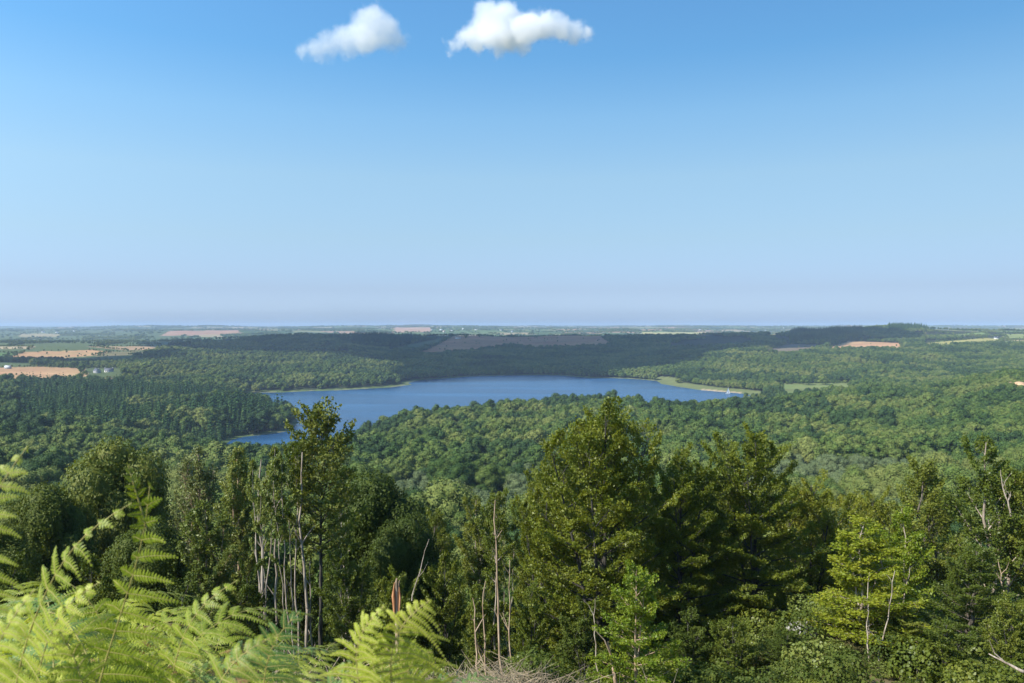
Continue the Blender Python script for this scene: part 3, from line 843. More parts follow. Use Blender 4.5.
# --- hedges and copses of the plateau, and round the fields
X, Y, rs = scatter(-2600, 2600, 1262, 3500, 7, 41)
k = in_view(X, Y, 100); X, Y = X[k], Y[k]; Z = land(X, Y)
f0 = field_at(X, Y, Z)
e = np.zeros(len(X), bool)
for dx, dy in ((9, 0), (-9, 0), (0, 22), (0, -22)):
    e |= field_at(X + dx, Y + dy, Z + 0.0) != f0
k = e & (rs.rand(len(X)) < .55) & (f0 >= 0) & clear_of_houses(X, Y)
k |= (f0 >= 0) & (rs.rand(len(X)) < .007) & (Y < 3400)
H1 = np.stack([X[k], Y[k], Z[k] - .2], 1); h1s = rs.uniform(.3, .6, k.sum()); 
px, py = project(X, Y, Z)
rid = np.interp(px, [-200, 0, 190, 260, 330, 430, 640, 760, 900, 985, 1200], [2280, 2330, 2450, 2950, 3060, 2950, 3000, 3150, 3420, 2350, 2350])
k2 = (Y > rid) & (f0 < 0) & (parcel(X, Y)[1] < 6) & (rs.rand(len(X)) < .8)
H2 = np.stack([X[k2], Y[k2], Z[k2] - .2], 1); h2s = rs.uniform(.5, 1.0, k2.sum())
Xp, Yp, rs = scatter(-10500, 10500, 3400, 13500, 24, 43)
k = in_view(Xp, Yp, 60); Xp, Yp = Xp[k], Yp[k]; h, ed = parcel(Xp, Yp)
k = (ed < 11) & (rs.rand(len(Xp)) < .65) & (h < .85) | (h < .07) & (rs.rand(len(Xp)) < .8) | (fbm(Xp / 700, Yp / 500) > .40)
k &= field_at(Xp, Yp, land(Xp, Yp)) < 0
Xp, Yp = Xp[k], Yp[k]
H3 = np.stack([Xp, Yp, land(Xp, Yp) - .2], 1); h3s = rs.uniform(.5, 1.15, len(Xp))
HP = np.concatenate([H1, H2]); hs = np.concatenate([h1s, h2s]); nh = len(HP)
o = points_object('field_hedge', HP, rs.uniform(0, 6.28, nh), np.stack([hs] * 3, 1), rs.randint(0, 3, nh), C_dark)
tag(o, 'dark hedges and bushes lining the fields beyond the lake', 'hedge', kind='stuff')
nh = len(H3)
o = points_object('plateau_hedgerow', H3, rs.uniform(0, 6.28, nh), np.stack([h3s * 1.5, h3s * 1.5, h3s], 1), rs.randint(0, 3, nh), C_clump)
tag(o, 'hazy hedgerows and copses of the far plateau', 'hedge', kind='stuff')
print('hedges', len(HP), nh)

# --- trees that stand out singly beyond the lake
lone_c, lone_t = blob_tree('lone', M['wood_far'], M['bark_dark'], 201, H=12, Rr=5, nl=9, nq=700, qs=.9, parts=True)
lone_cg, lone_tg = blob_tree('lone', M['wood_far'], M['bark_dark'], 202, H=12, Rr=5.4, nl=10, nq=700, qs=.9, parts=True)
def lone(px_, py_, lo, hi, s, lab, green=False, wide=1.0):
    x, y, z = ground_hit(px_, py_, lo, hi)
    t = empty('broadleaf_tree', (x, y, z - .2), random.random() * 6, (s * wide, s * wide, s)); tag(t, lab, 'tree')
    c = link('crown', lone_cg if green else lone_c, t); tr = link('trunk', lone_tg if green else lone_t, t)
lone(28, 350.5, 2000, 2400, .9, 'small dark tree alone at the top edge of the tan hillside field')
lone(57, 376, 1250, 1500, .0 + 1.1, 'dark round tree in front of the farm field, right one of a close pair') if False else None
lone(10, 380, 1150, 1500, 1.0, 'dark round tree on the near edge of the left tan field')
lone(23, 379, 1150, 1500, .7, 'smaller dark tree right of the round one on the near edge of the tan field')
lone(82, 372, 1350, 1600, 1.4, 'pale green tree at the right end of the tan field beside the farm', True)
lone(146, 371, 1400, 1700, 1.6, 'light green domed tree right of the farm house', True, 1.5)
lone(336, 332.5 + 8, 2700, 3050, 1.5, 'tall dark tree standing above the shaded ridge on the left')
lone(283, 391, 1330, 1480, .7, 'round bush on the grassy shore at the left end of the lake', True)
lone(320, 389, 1350, 1500, .75, 'low round tree by the water in the middle of the left shore', True, 1.4)
lone(398, 383.5, 1500, 1620, .9, 'round grey-green tree at the tip of the left headland', True, 1.2)
lone(380, 384, 1480, 1620, .9, 'round tree just left of the one at the tip of the headland', True)
lone(806, 385, 1300, 1600, 1.6, 'left one of two domed trees behind the green meadow on the right shore', True, 1.2)
lone(823, 385, 1300, 1600, 1.55, 'right one of two domed trees behind the green meadow on the right shore', True, 1.2)
lone(679, 383, 1400, 1700, .8, 'leftmost low rounded tree at the root of the grassy spit', True, 1.7)
lone(695, 383.5, 1400, 1700, .8, 'second low rounded tree from the left on the grassy spit', True, 1.7)
lone(479, 337, 2900, 3120, 1.1, 'tall dark tree on the crest beside the brown field')
lone(466, 338, 2900, 3120, 1.0, 'bushy dark tree on the crest right of the tan-roofed house', False, 1.4)
lone(690, 343, 2900, 3200, 1.0, 'dark round tree on the skyline of the shaded slope right of centre')

# ------------------------------------------------------------------ houses, boat
def house(px_, py_, lo, hi, w, d, h, roof_h, rz, wall, roof, lab, name='house', nwin=3, chimney=True):
    x, y, z = ground_hit(px_, py_, lo, hi)
    t = empty(name, (x, y, z), rz); tag(t, lab, 'house' if name == 'house' else 'barn')
    hw, hd = w / 2, d / 2
    mb = MB()
    v = [(-hw,-hd,-1.5),(hw,-hd,-1.5),(hw,hd,-1.5),(-hw,hd,-1.5),(-hw,-hd,h),(hw,-hd,h),(hw,hd,h),(-hw,hd,h),(-hw,0,h+roof_h),(hw,0,h+roof_h)]
    mb.add(v, [[0,1,5,4],[1,2,6,5],[2,3,7,6],[3,0,4,7]]); mb.add(v, [[4,7,8],[5,9,6]])
    mb.build('wall', M[wall], t)
    e = .4; sl = roof_h / hd; rb = MB()
    for s in (-1, 1):
        a = [(-hw-e, s*(hd+e), h-e*sl+.05), (hw+e, s*(hd+e), h-e*sl+.05), (hw+e, 0, h+roof_h+.05), (-hw-e, 0, h+roof_h+.05)]
        b = [(p[0], p[1], p[2] + .25) for p in a]
        rb.add(a + b, [[0,1,2,3],[4,7,6,5],[0,4,5,1],[1,5,6,2],[3,2,6,7],[0,3,7,4]])
    ro = rb.build('roof', M[roof], t)
    if chimney:
        for s in (-1, 1):
            c = MB(); c.box((s * (hw - .6), 0, h + roof_h + .5), (.9, .7, 1.6)); c.build('chimney', M[wall], ro)
    for i in range(nwin):
        wx = -hw + (i + .5) * w / nwin
        if i == nwin // 2 and nwin > 2:
            c = MB(); c.box((wx, -hd - .03, 1.05), (1.1, .12, 2.1)); c.build('door', M['roof_slate'], t)
        else:
            c = MB(); c.box((wx, -hd - .03, 1.6), (1.2, .12, 1.3)); c.build('window', M['glass'], t)
        if h > 4.5:
            c = MB(); c.box((wx, -hd - .03, 4.1), (1.1, .12, 1.2)); c.build('window', M['glass'], t)
house(109, 372, 1350, 1650, 15, 8, 3.0, 4.5, R(35), 'wall_white', 'roof_slate', 'long pale farm building with white gable end among the trees at left', nwin=5)
house(97, 373, 1350, 1650, 12, 8, 4.5, 4.0, R(-30), 'wall_grey', 'roof_slate', 'grey slate farm house just left of the long pale farm building')
house(937, 347.5, 2000, 2700, 12, 8, 5.2, 5.5, R(-55), 'wall_white', 'roof_slate', 'white gabled house below the dark ridge trees at right')
house(945, 347.5, 2000, 2700, 14, 8, 4.0, 4.5, R(15), 'wall_grey', 'roof_slate', 'grey roofed house touching the white gabled house at right')
house(458, 338.5, 2850, 3120, 22, 9, 4.0, 4.0, R(5), 'wall_white', 'roof_tan', 'tan roofed house on the crest above the brown field', nwin=5)
house(735, 336.5, 3300, 5000, 52, 22, 7, 2.5, R(3), 'wall_white', 'roof_pale', 'long white farm shed on the plateau above the right shore', name='barn', nwin=7, chimney=False)
house(8, 372, 1500, 1750, 10, 7, 3.0, 3.5, R(10), 'wall_grey', 'roof_pale', 'pale roofed house among hedges at the left edge')
house(996, 339, 2200, 3200, 12, 8, 4.0, 4, R(-20), 'wall_white', 'roof_slate', 'low white house among trees near the right edge')
rs = np.random.RandomState(77)
VILL = [(432,330,'wall_white','roof_slate'),(441,330.5,'wall_grey','roof_pale'),(452,331,'wall_white','roof_slate'),(463,329.5,'wall_white','roof_pale'),(476,330,'wall_white','roof_slate'),
        (486,330,'wall_white','roof_slate'),(501,330.5,'wall_white','roof_slate'),(444,332,'wall_white','roof_tan'),(512,332,'wall_white','roof_slate'),
        (700,330,'wall_white','roof_slate'),(765,331,'wall_white','roof_pale'),(784,328.5,'wall_white','roof_slate'),(43,332.5,'wall_white','roof_slate'),(57,333,'wall_white','roof_slate'),(74,332,'wall_white','roof_pale'),(275,341,'wall_white','roof_slate'),(296,342,'wall_white','roof_pale')]
ORD = ['first','second','third','fourth','fifth','sixth','seventh','eighth','ninth','tenth','eleventh','twelfth','thirteenth','fourteenth','fifteenth','sixteenth','seventeenth']
for i, (a, b2, w_, r_) in enumerate(sorted(VILL)):
    house(a, b2, 4200, 8500, rs.uniform(14, 26), 10, 5.5, 4.5, rs.uniform(-.5, .5), w_, r_, 'tiny %s house in the far haze, %s from the left along the skyline' % ('white' if w_ == 'wall_white' else 'grey', ORD[i]))

# sailing boat by the right shore
bx, by = lake_pt(728, 394.0)
boat = empty('sailing_boat', (bx, by, 0), R(20), 1.3); tag(boat, 'small sailing boat with a tall white sail near the right shore', 'boat')
hull = MB(); st_ = []
for t in np.linspace(-1, 1, 9):
    w = 1.1 * (1 - abs(t) ** 2.4 * (1 if t > 0 else .35)) + .05
    st_.append([(t * 3.6, -w, .75), (t * 3.6, -w * .8, .1), (t * 3.6, 0, -.35), (t * 3.6, w * .8, .1), (t * 3.6, w, .75)])
v = np.array(st_).reshape(-1, 3); q = [[i * 5 + j, i * 5 + j + 1, (i + 1) * 5 + j + 1, (i + 1) * 5 + j] for i in range(8) for j in range(4)] + [[i * 5, (i + 1) * 5, (i + 1) * 5 + 4, i * 5 + 4] for i in range(8)]
hull.add(v, q); hull.build('hull', M['hull'], boat)
m_ = MB(); m_.tube([(.6, 0, .3), (.6, 0, 9.2)], .07, 8); m_.build('mast', M['roof_pale'], boat)
def sailm(pts, nm):
    a, b2, c = [np.array(p, float) for p in pts]; vv = []; ff = []; n_ = 7
    for i in range(n_ + 1):
        for j in range(n_ + 1):
            s_, t_ = i / n_, j / n_
            p_ = a * (1 - s_) + (b2 * (1 - t_) + c * t_) * s_
            p_[1] += .55 * math.sin(math.pi * s_) * math.sin(math.pi * t_)
            vv.append(p_)
    vv = np.array(vv); m2 = vv + [0, .02, 0]
    for i in range(n_):
        for j in range(n_):
            k_ = i * (n_ + 1) + j; ff.append([k_, k_ + 1, k_ + n_ + 2, k_ + n_ + 1])
    mb = MB(); mb.add(vv, ff); mb.add(m2, ff); mb.build(nm, M['sail'], boat)
sailm([(.5, 0, 9.0), (.5, 0, 1.3), (-3.3, 0, 1.3)], 'main_sail'); sailm([(.7, 0, 7.6), (.8, 0, 1.1), (3.4, 0, .9)], 'jib_sail')

# sandy earth banks at the right edge of the hill
for i, (a, b2, w) in enumerate([(1010, 398, 7.0), (1019, 399, 10.0)]):
    x, y, z = ground_hit(a, b2, 820, 1080)
    rs = np.random.RandomState(i); iv, jf = ICO3
    q = iv.copy(); q = q * (1 + fbm(q[:, 0] * 2 + i, q[:, 1] * 2 + q[:, 2])[:, None] * .25)
    mb = MB(); mb.add(q * [w, w * .8, 7.5] + [0, 0, 5], jf)
    o = mb.build('earth_bank', M['sandy'], smooth=True); o.location = (x, y, z + 3.5)
    tag(o, ('smaller left' if i == 0 else 'larger right') + ' patch of bare sandy earth bank in the wood at the right edge', 'earth bank')
#__NEAR__
# ------------------------------------------------------------------ near trees
def leaves_mesh(name, A, B, Nn, n, size, spread, mat, rs, flat=.6, droop=.0):
    """leaves along twigs A->B, set out in flat sprays with normals near Nn"""
    L_ = np.linalg.norm(B - A, axis=1); k = rs.choice(len(A), n, p=L_ / L_.sum())
    u = rs.uniform(.05, 1.05, n)[:, None]
    T = (B - A)[k]; T /= np.linalg.norm(T, axis=1)[:, None] + 1e-9
    Sd = np.cross(T, Nn[k]); Sd /= np.linalg.norm(Sd, axis=1)[:, None] + 1e-9
    sg = rs.choice([-1, 1], n)[:, None]
    off = rs.uniform(.1, 1, n)[:, None] * spread
    P = A[k] + (B - A)[k] * u + Sd * sg * off + rs.normal(size=(n, 3)) * spread * .28
    P[:, 2] -= off[:, 0] * droop
    nn = Nn[k] * flat + rs.normal(size=(n, 3)) * (1 - flat); nn /= np.linalg.norm(nn, axis=1)[:, None] + 1e-9
    ax = Sd * sg + T * rs.uniform(.2, 1, n)[:, None] + rs.normal(size=(n, 3)) * .3
    ax -= nn * np.sum(ax * nn, 1)[:, None]; ax /= np.linalg.norm(ax, axis=1)[:, None] + 1e-9
    bx = np.cross(nn, ax); s = size * rs.uniform(.65, 1.3, n)[:, None]
    V = np.stack([P - ax * s * .5, P + bx * s * .32, P + ax * s * .55, P - bx * s * .32], 1).reshape(-1, 3)
    return mesh_np(name, V, np.arange(n * 4).reshape(-1, 4), [mat])

def branch_tree(seed, H, W, h0, prof, elev, nprim, nl, leaf, mat, bark, r0=.16, leaders=((0, 0, 1.0),), ns=9, sub=.42, spread=.16,
                bend=.0, flat=.6, wob=.03, twig_r=.010, droop=0.0, limb=.35):
    rs = np.random.RandomState(seed); tb = MB(); A = []; B = []; NN = []
    for li, (lx_, ly2, lh) in enumerate(leaders):
        m = 14; zz = np.linspace(0, 1, m)
        wv = np.cumsum(rs.normal(size=(m, 2)), axis=0) * wob * H / m
        tp = np.stack([lx_ * zz ** 1.3 + wv[:, 0], ly2 * zz ** 1.3 + wv[:, 1], zz * H * lh], 1); tp[0, 2] = -.8
        tb.tube(tp, r0 * (1 - zz * .93) * (1 if li == 0 else .75) + .008, 8)
        npi = max(4, int(nprim / len(leaders) * lh))
        for i in range(npi):
            t = (i + rs.uniform(0, .8)) / npi
            z = h0 + (.985 - h0) * t
            b0 = np.array([np.interp(z, zz, tp[:, c]) for c in range(3)])
            az = i * 2.399 + li * 1.3 + rs.uniform(-.4, .4)
            Ln = W * prof(t) * rs.uniform(.6, 1.22) * (1 if len(leaders) == 1 else .8)
            el = R(elev(t) + rs.uniform(-9, 9))
            q = 7; ss = np.linspace(0, 1, q); pts = [b0]; a2 = az
            for s in ss[1:]:
                e2 = el + R(bend) * s; a2 += rs.uniform(-.12, .12)
                dv = np.array([math.cos(a2) * math.cos(e2), math.sin(a2) * math.cos(e2), math.sin(e2)])
                pts.append(pts[-1] + dv * Ln / (q - 1))
            pts = np.array(pts)
            rb = max(.012, r0 * limb * (1 - t * .75) * min(1, Ln / W + .2))
            tb.tube(pts, rb * (1 - ss * .85) + .004, 5)
            for k in range(ns):
                s = .18 + .82 * (k + rs.uniform(0, .7)) / ns
                p0 = np.array([np.interp(s, ss, pts[:, c]) for c in range(3)])
                i0 = min(q - 2, int(s * (q - 1))); T = pts[i0 + 1] - pts[i0]; T /= np.linalg.norm(T)
                S_ = np.cross(T, [0, 0, 1.0]); S_ /= np.linalg.norm(S_) + 1e-9
                an = R(rs.uniform(35, 60)); sg = 1 if k % 2 else -1
                dv = T * math.cos(an) + S_ * sg * math.sin(an); dv[2] += rs.uniform(-.12, .22); dv /= np.linalg.norm(dv)
                l2 = Ln * sub * (1.05 - .6 * s) * rs.uniform(.6, 1.2) + .12
                p1 = p0 + dv * l2; p1[2] -= droop * l2
                if l2 > .35: tb.tube([p0, (p0 + p1) / 2 + rs.normal(size=3) * .02, p1], [twig_r, twig_r * .7, .003], 3)
                nv = np.cross(S_, T); nv = nv * np.sign(nv[2] + 1e-6) + rs.normal(size=3) * .2
                A.append(p0 * .7 + p1 * .3); B.append(p1); NN.append(nv)
            A.append(pts[-2]); B.append(pts[-1] + (pts[-1] - pts[-2]) * .5); NN.append(np.array([0, 0, 1.0]) + rs.normal(size=3) * .2)
    A, B, NN = map(np.array, (A, B, NN)); NN /= np.linalg.norm(NN, axis=1)[:, None]
    tm = tb.me('trunk', bark, smooth=True)
    cm = leaves_mesh('crown', A, B, NN, nl, leaf, spread, mat, rs, flat)
    return tm, cm

def cone_p(t): return (.80 + .20 * min(1, t * 3)) * max(0, 1 - t ** 2.4) ** .5 + .22
def round_p(t): return math.sin(math.pi * (t * .80 + .13)) ** .8
def top_p(t): return .5 + .5 * math.sin(math.pi * t)
TT = {}
TT['beech'] = branch_tree(1, 13.5, 3.6, .05, cone_p, lambda t: 4 + 56 * t ** 1.3, 150, 95000, .13, M['beech'], M['bark_dark'], r0=.2, leaders=((0, 0, 1.0), (-2.5, .5, .90), (2.5, -.5, .92), (1.1, 1.6, .96), (-1.2, -1.4, .95)), ns=10, spread=.20, bend=8, flat=.55)
TT['beech2'] = branch_tree(2, 13.5, 3.5, .06, cone_p, lambda t: 2 + 54 * t ** 1.3, 130, 80000, .13, M['beech'], M['bark_dark'], r0=.18, leaders=((0, 0, 1.0), (2.2, .6, .88), (-2.1, 0, .92), (.9, -1.4, .95)), ns=10, spread=.20, bend=6, flat=.6)
TT['young'] = branch_tree(3, 8.5, 2.5, .16, lambda t: (1 - t) ** .4 * .9 + .2, lambda t: 10 + 50 * t, 46, 15000, .13, M['yellow'], M['bark_tan'], r0=.085, leaders=((.0, 0, 1.0), (.7, .2, .8)), ns=8, spread=.24, flat=.4)
TT['young2'] = branch_tree(4, 9.5, 2.6, .08, lambda t: (1 - t) ** .6 * .9 + .2, lambda t: 6 + 45 * t, 64, 23000, .135, M['yellow'], M['bark_pale'], r0=.075, leaders=((.0, 0, 1.0), (-.8, .2, .85), (.9, -.1, .8)), ns=8, spread=.30, flat=.4, wob=.1)
TT['ash'] = branch_tree(5, 13.5, 3.8, .10, round_p, lambda t: 28 + 35 * t, 52, 38000, .13, M['ash'], M['bark_pale'], r0=.17, leaders=((0, 0, 1.0), (-1.6, .4, .85), (1.5, .2, .9)), ns=10, spread=.24, bend=14, flat=.3, limb=.42, wob=.16)
TT['ash2'] = branch_tree(6, 13, 3.6, .08, round_p, lambda t: 24 + 35 * t, 52, 36000, .12, M['ash'], M['bark'], r0=.16, leaders=((0, 0, 1.0), (1.3, .3, .9)), ns=10, spread=.24, bend=10, flat=.3, limb=.42, wob=.2)
TT['slender'] = branch_tree(7, 16, 2.6, .50, lambda t: .35 + .75 * math.sin(math.pi * min(1, .12 + t * .80)), lambda t: 22 + 40 * t, 46, 9500, .19, M['oak'], M['bark_dark'], r0=.15, leaders=((0, 0, 1.0),), ns=8, spread=.24, flat=.25, wob=.05)
TT['slender2'] = branch_tree(8, 14, 2.3, .60, top_p, lambda t: 35 + 35 * t, 18, 6500, .15, M['ash'], M['bark_pale'], r0=.10, leaders=((0, 0, 1.0),), ns=7, spread=.22, flat=.25, wob=.10)
TT['slender3'] = branch_tree(9, 14, 1.7, .62, top_p, lambda t: 45 + 25 * t, 14, 3800, .15, M['olive'], M['bark_pale'], r0=.085, leaders=((0, 0, 1.0), (-.5, .2, .9)), ns=6, spread=.2, flat=.25, wob=.12)
TT['olive'] = branch_tree(10, 12, 2.9, .10, round_p, lambda t: 40 + 35 * t, 60, 30000, .13, M['olive'], M['bark_tan'], r0=.12, leaders=((0, 0, 1.0), (-.8, .3, .92), (.9, .1, .95)), ns=9, spread=.2, flat=.3, bend=8)
TT['olive2'] = branch_tree(11, 12, 2.8, .10, round_p, lambda t: 45 + 35 * t, 64, 15000, .12, M['brownish'], M['bark_tan'], r0=.12, leaders=((0, 0, 1.0), (-.7, .2, .95), (.8, .2, .9)), ns=9, spread=.2, flat=.3, bend=8, twig_r=.016)
TT['bush'] = branch_tree(12, 6, 2.6, .02, round_p, lambda t: 20 + 45 * t, 50, 17000, .13, M['ash'], M['bark_dark'], r0=.08, leaders=((0, 0, 1.0), (-1, .3, .8), (1, 0, .85), (0, -1, .7)), ns=8, spread=.2, flat=.4)
TT['bush2'] = branch_tree(13, 6, 2.6, .02, round_p, lambda t: 15 + 45 * t, 46, 16000, .13, M['dark'], M['bark_dark'], r0=.08, leaders=((0, 0, 1.0), (-1, -.3, .85), (1, .4, .8)), ns=8, spread=.2, flat=.4)
c_, t_ = blob_tree('oak', M['oak'], M['bark_tan'], 301, H=14, Rr=4.6, nl=15, nq=34000, qs=.21, parts=True, icol=ICO2); TT['round'] = (t_, c_)
c_, t_ = blob_tree('oak', M['dark'], M['bark_dark'], 302, H=13, Rr=4.2, nl=14, nq=30000, qs=.19, parts=True, icol=ICO2); TT['round_dark'] = (t_, c_)
TH = dict(beech=14.2, beech2=14.2, young=8.9, young2=9.9, ash=14.1, ash2=13.6, slender=16.9, slender2=14.5, slender3=14.4, olive=12.4, olive2=12.4, bush=6, bush2=6, round=13.4, round_dark=12.4)
TW = dict(beech=4.9, beech2=4.7, young=2.1, young2=2.2, ash=3.4, ash2=3.2, slender=2.2, slender2=1.9, slender3=1.4, olive=2.3, olive2=2.2, bush=3.0, bush2=3.0, round=5.0, round_dark=4.6)

def hero(kind, px_, top_py, D, halfw_px, rz, label, name='broadleaf_tree', group=None, cat='tree'):
    x = (px_ - 512) / FPX * D; g = gz(x, D)
    ztop = CAMZ - (top_py - 325) / FPX * D
    h = ztop - g; sz = h / TH[kind]; sx = halfw_px * D / FPX / TW[kind] if halfw_px else sz
    t = empty(name, (x, D, g - .1), rz, (sx, sx, sz)); tag(t, label, cat, group)
    link('trunk', TT[kind][0], t); link('crown', TT[kind][1], t)
    return t
HERO = [
 ('beech', 600, 398, 38, 98, 0.3, 'big dark beech in the centre, its spiky top reaching the lake'),
 ('beech2', 682, 443, 40, 72, 1.1, 'dark beech touching the right side of the big central one'),
 ('beech2', 545, 470, 43, 50, 2.9, 'shorter beech crowding the left side of the big central one'),
 ('beech2', 756, 424, 42, 84, 4.0, 'tall dark layered beech right of centre with a pointed top'),
 ('beech', 812, 474, 48, 66, 2.0, 'dark beech set back between the pointed one and the yellow-green tree'),
 ('beech', 562, 452, 46, 56, 5.0, 'dark beech filling in behind the left side of the big central one'),
 ('beech', 722, 480, 47, 60, 0.9, 'dark beech set back between the two pointed ones right of centre'),
 ('beech2', 652, 476, 46, 60, 3.5, 'dark beech set back just right of the big central one'),
 ('young', 636, 562, 27.5, 44, 0.4, 'small yellow-green tree on a leaning pale stem before the central beech'),
 ('young2', 866, 510, 33, 50, 0.0, 'large yellow-green tree with several thin pale stems at lower right'),
 ('beech', 872, 488, 50, 60, 1.3, 'dark green tree rising behind the large yellow-green one'),
 ('young2', 905, 500, 45, 40, 2.2, 'second yellow-green tree, standing behind the large one'),
 ('ash', 995, 430, 46, 66, 0.6, 'tall tree at the right edge with crooked pale limbs showing'),
 ('ash2', 938, 455, 53, 60, 1.9, 'green tree with pale forked limbs left of the one at the right edge'),
 ('ash', 1060, 450, 44, 60, 3.1, 'leafy tree cut by the right edge of the view'),
 ('ash2', 975, 540, 33, 55, 4.0, 'green sprawling tree low in the bottom right corner'),
 ('slender', 318, 402, 45, 36, 0.2, 'tall slender tree with a leafy top standing against the lake'),
 ('slender2', 303, 444, 44, 24, 1.0, 'white bare stem with a small leafy top just left of the tallest one'),
 ('slender3', 284, 446, 42, 17, 2.0, 'thin pale stem, third from the right of the bare row'),
 ('slender3', 268, 440, 42, 19, 0.0, 'thin pale stem with a thin leafy head, second from the left of the bare row'),
 ('slender3', 256, 452, 40, 15, 3.3, 'leftmost thin pale stem of the bare row'),
 ('slender2', 334, 470, 50, 24, 4.4, 'short pale stem right of the tallest slender tree'),
 ('round_dark', 366, 470, 56, 58, 1.4, 'dense dark tree right of the slender pale trunks'),
 ('round_dark', 405, 515, 50, 44, 3.0, 'lower dark tree further right of the slender pale trunks'),
 ('round', 113, 439, 64, 54, 0.5, 'large round glossy tree above the fern fronds at left'),
 ('round_dark', 35, 484, 56, 52, 2.2, 'dark round tree behind the tall fern at the left edge'),
 ('round_dark', 150, 520, 47, 50, 4.2, 'dark tree below the large round glossy one'),
 ('round_dark', -20, 520, 45, 52, 1.2, 'dark tree cut by the left edge of the view'),
 ('olive2', 196, 444, 62, 38, 0.6, 'twiggy brownish tree right of the large round glossy one'),
 ('olive', 238, 448, 58, 36, 1.7, 'olive green upright tree left of the bare pale stems'),
 ('olive', 205, 500, 46, 42, 3.2, 'olive green tree low in front of the twiggy brownish one'),
 ('ash', 345, 545, 42, 44, 1.2, 'green bushy tree at the foot of the slender pale trunks'),
 ('ash2', 442, 505, 68, 40, 2.5, 'mid green tree left of the thin bare stems'),
 ('ash', 480, 492, 64, 38, 0.9, 'mid green tree right behind the thin bare stems'),
 ('slender2', 497, 492, 40, 22, 2.4, 'thin tan stem with sparse leaves left of the central beech'),
 ('slender3', 512, 520, 40, 14, 0.4, 'thinnest tan stem beside the central beech'),
]
for h in HERO: hero(*h)
BUSH = [
 ('bush2', 300, 560, 46, 44, 0.0, 'dark bush filling the space behind the pale stems'),
 ('bush2', 245, 575, 38, 44, 1.0, 'dark bush left of the pale stems'),
 ('bush', 395, 575, 40, 44, 2.0, 'leafy green bush behind the broken orange snag'),
 ('bush', 445, 560, 46, 44, 3.0, 'leafy green bush right of the broken orange snag'),
 ('bush', 485, 585, 40, 40, 4.0, 'bright green bush behind the short bare stems'),
 ('bush', 532, 590, 36, 38, 5.0, 'bright green bush at the left foot of the central beech'),
 ('bush2', 585, 610, 34, 46, 0.5, 'dark bush under the central beech'),
 ('bush2', 690, 620, 34, 46, 1.5, 'dark bush right of the small yellow-green tree'),
 ('bush', 735, 620, 33, 40, 2.5, 'green bush with pale stems in front of the pointed beech'),
 ('bush2', 790, 635, 33, 40, 3.5, 'dark bush left of the large yellow-green tree'),
 ('bush', 905, 610, 32, 44, 4.5, 'green bush right of the large yellow-green tree'),
 ('bush', 950, 625, 30, 46, 5.5, 'green bush near the bottom right corner'),
 ('bush', 1015, 600, 30, 46, 0.9, 'green bush filling the bottom right corner'),
 ('bush2', 180, 590, 30, 60, 1.9, 'dark bush behind the upright fern frond'),
 ('bush2', 90, 570, 30, 60, 2.9, 'dark bush behind the arching fern frond'),
 ('bush2', 10, 570, 32, 60, 3.9, 'dark bush behind the fern at the left edge'),
]
for k_, a_, b_, d_, w_, r_, l_ in BUSH: hero(k_, a_, b_, d_, w_, r_, l_, 'bush', None, 'bush')

# bare dead stems
def dead_stem(px0, py0, px1, py1, D, r, seed, label, mat='bark_pale', name='bare_stem', nbr=3, fork=None):
    rs = np.random.RandomState(seed); a = np.array(at(px1, py1, D + .3)); x = (px0 - 512) / FPX * D
    b = np.array([x, D, gz(x, D) - .3]) if py0 is None else np.array(at(px0, py0, D))
    m = 12; s = np.linspace(0, 1, m)[:, None]; pts = b * (1 - s) + a * s
    pts[:, 0] += np.cumsum(rs.normal(size=m)) * .035 * np.linalg.norm(a - b) / 5; pts[:, 1] += np.cumsum(rs.normal(size=m)) * .05
    base = pts[0].copy(); t = empty(name, base); tag(t, label, 'dead tree')
    mb = MB(); r *= (1.0 if px0 < 340 else .7); mb.tube(pts - base, r * (1 - .7 * s[:, 0]), 7); mb.build('stem', M[mat], t, True)
    for k in range(nbr):
        i = rs.randint(m // 3, m - 1); l = rs.uniform(.3, 1.1); an = rs.uniform(0, 6.28)
        e = pts[i] - base; q = e + np.array([math.cos(an) * l * .7, math.sin(an) * l * .5, l])
        mb = MB(); mb.tube([e, (e + q) / 2 + rs.normal(size=3) * .06, q], [r * .45, r * .3, r * .12], 5); mb.build('branch', M[mat], t, True)
dead_stem(481, None, 474, 598, 32, .085, 1, 'leftmost short bare stem, broken off, left of the thin tan stem', 'bark_tan')
dead_stem(487, None, 489, 580, 33, .08, 2, 'crooked short bare stem between its two bare neighbours', 'bark_tan')
dead_stem(499, None, 498, 500, 34, .10, 3, 'tallest straight bare tan stem left of the central beech', 'bark_tan')
dead_stem(511, None, 512, 560, 35, .07, 4, 'dark thin bare stem right of the tallest tan one', 'bark_tan')
dead_stem(616, 690, 607, 640, 27, .12, 5, 'pale leaning bare trunk under the small yellow-green tree', 'bark_tan', nbr=1)
dead_stem(600, 700, 594, 600, 28, .05, 6, 'thin curved bare stem left of the leaning pale trunk', 'bark_pale', nbr=2)
dead_stem(876, 700, 890, 570, 31, .06, 8, 'curved grey bare stem on the right side of the yellow-green tree', 'bark_pale', nbr=2)
dead_stem(872, 700, 876, 575, 31.5, .055, 9, 'straight pale bare stem inside the yellow-green tree', 'bark_pale', nbr=2)
dead_stem(868, 660, 866, 600, 31, .05, 10, 'short pale bare stem left inside the yellow-green tree', 'bark_pale', nbr=1)
dead_stem(1030, 675, 993, 656, 24, .09, 11, 'pale fallen branch poking in from the bottom right corner', 'bark_pale', nbr=1)
dead_stem(1015, 640, 1000, 560, 40, .08, 12, 'pale forked dead limb inside the tree at the right edge', 'bark_tan', nbr=4)
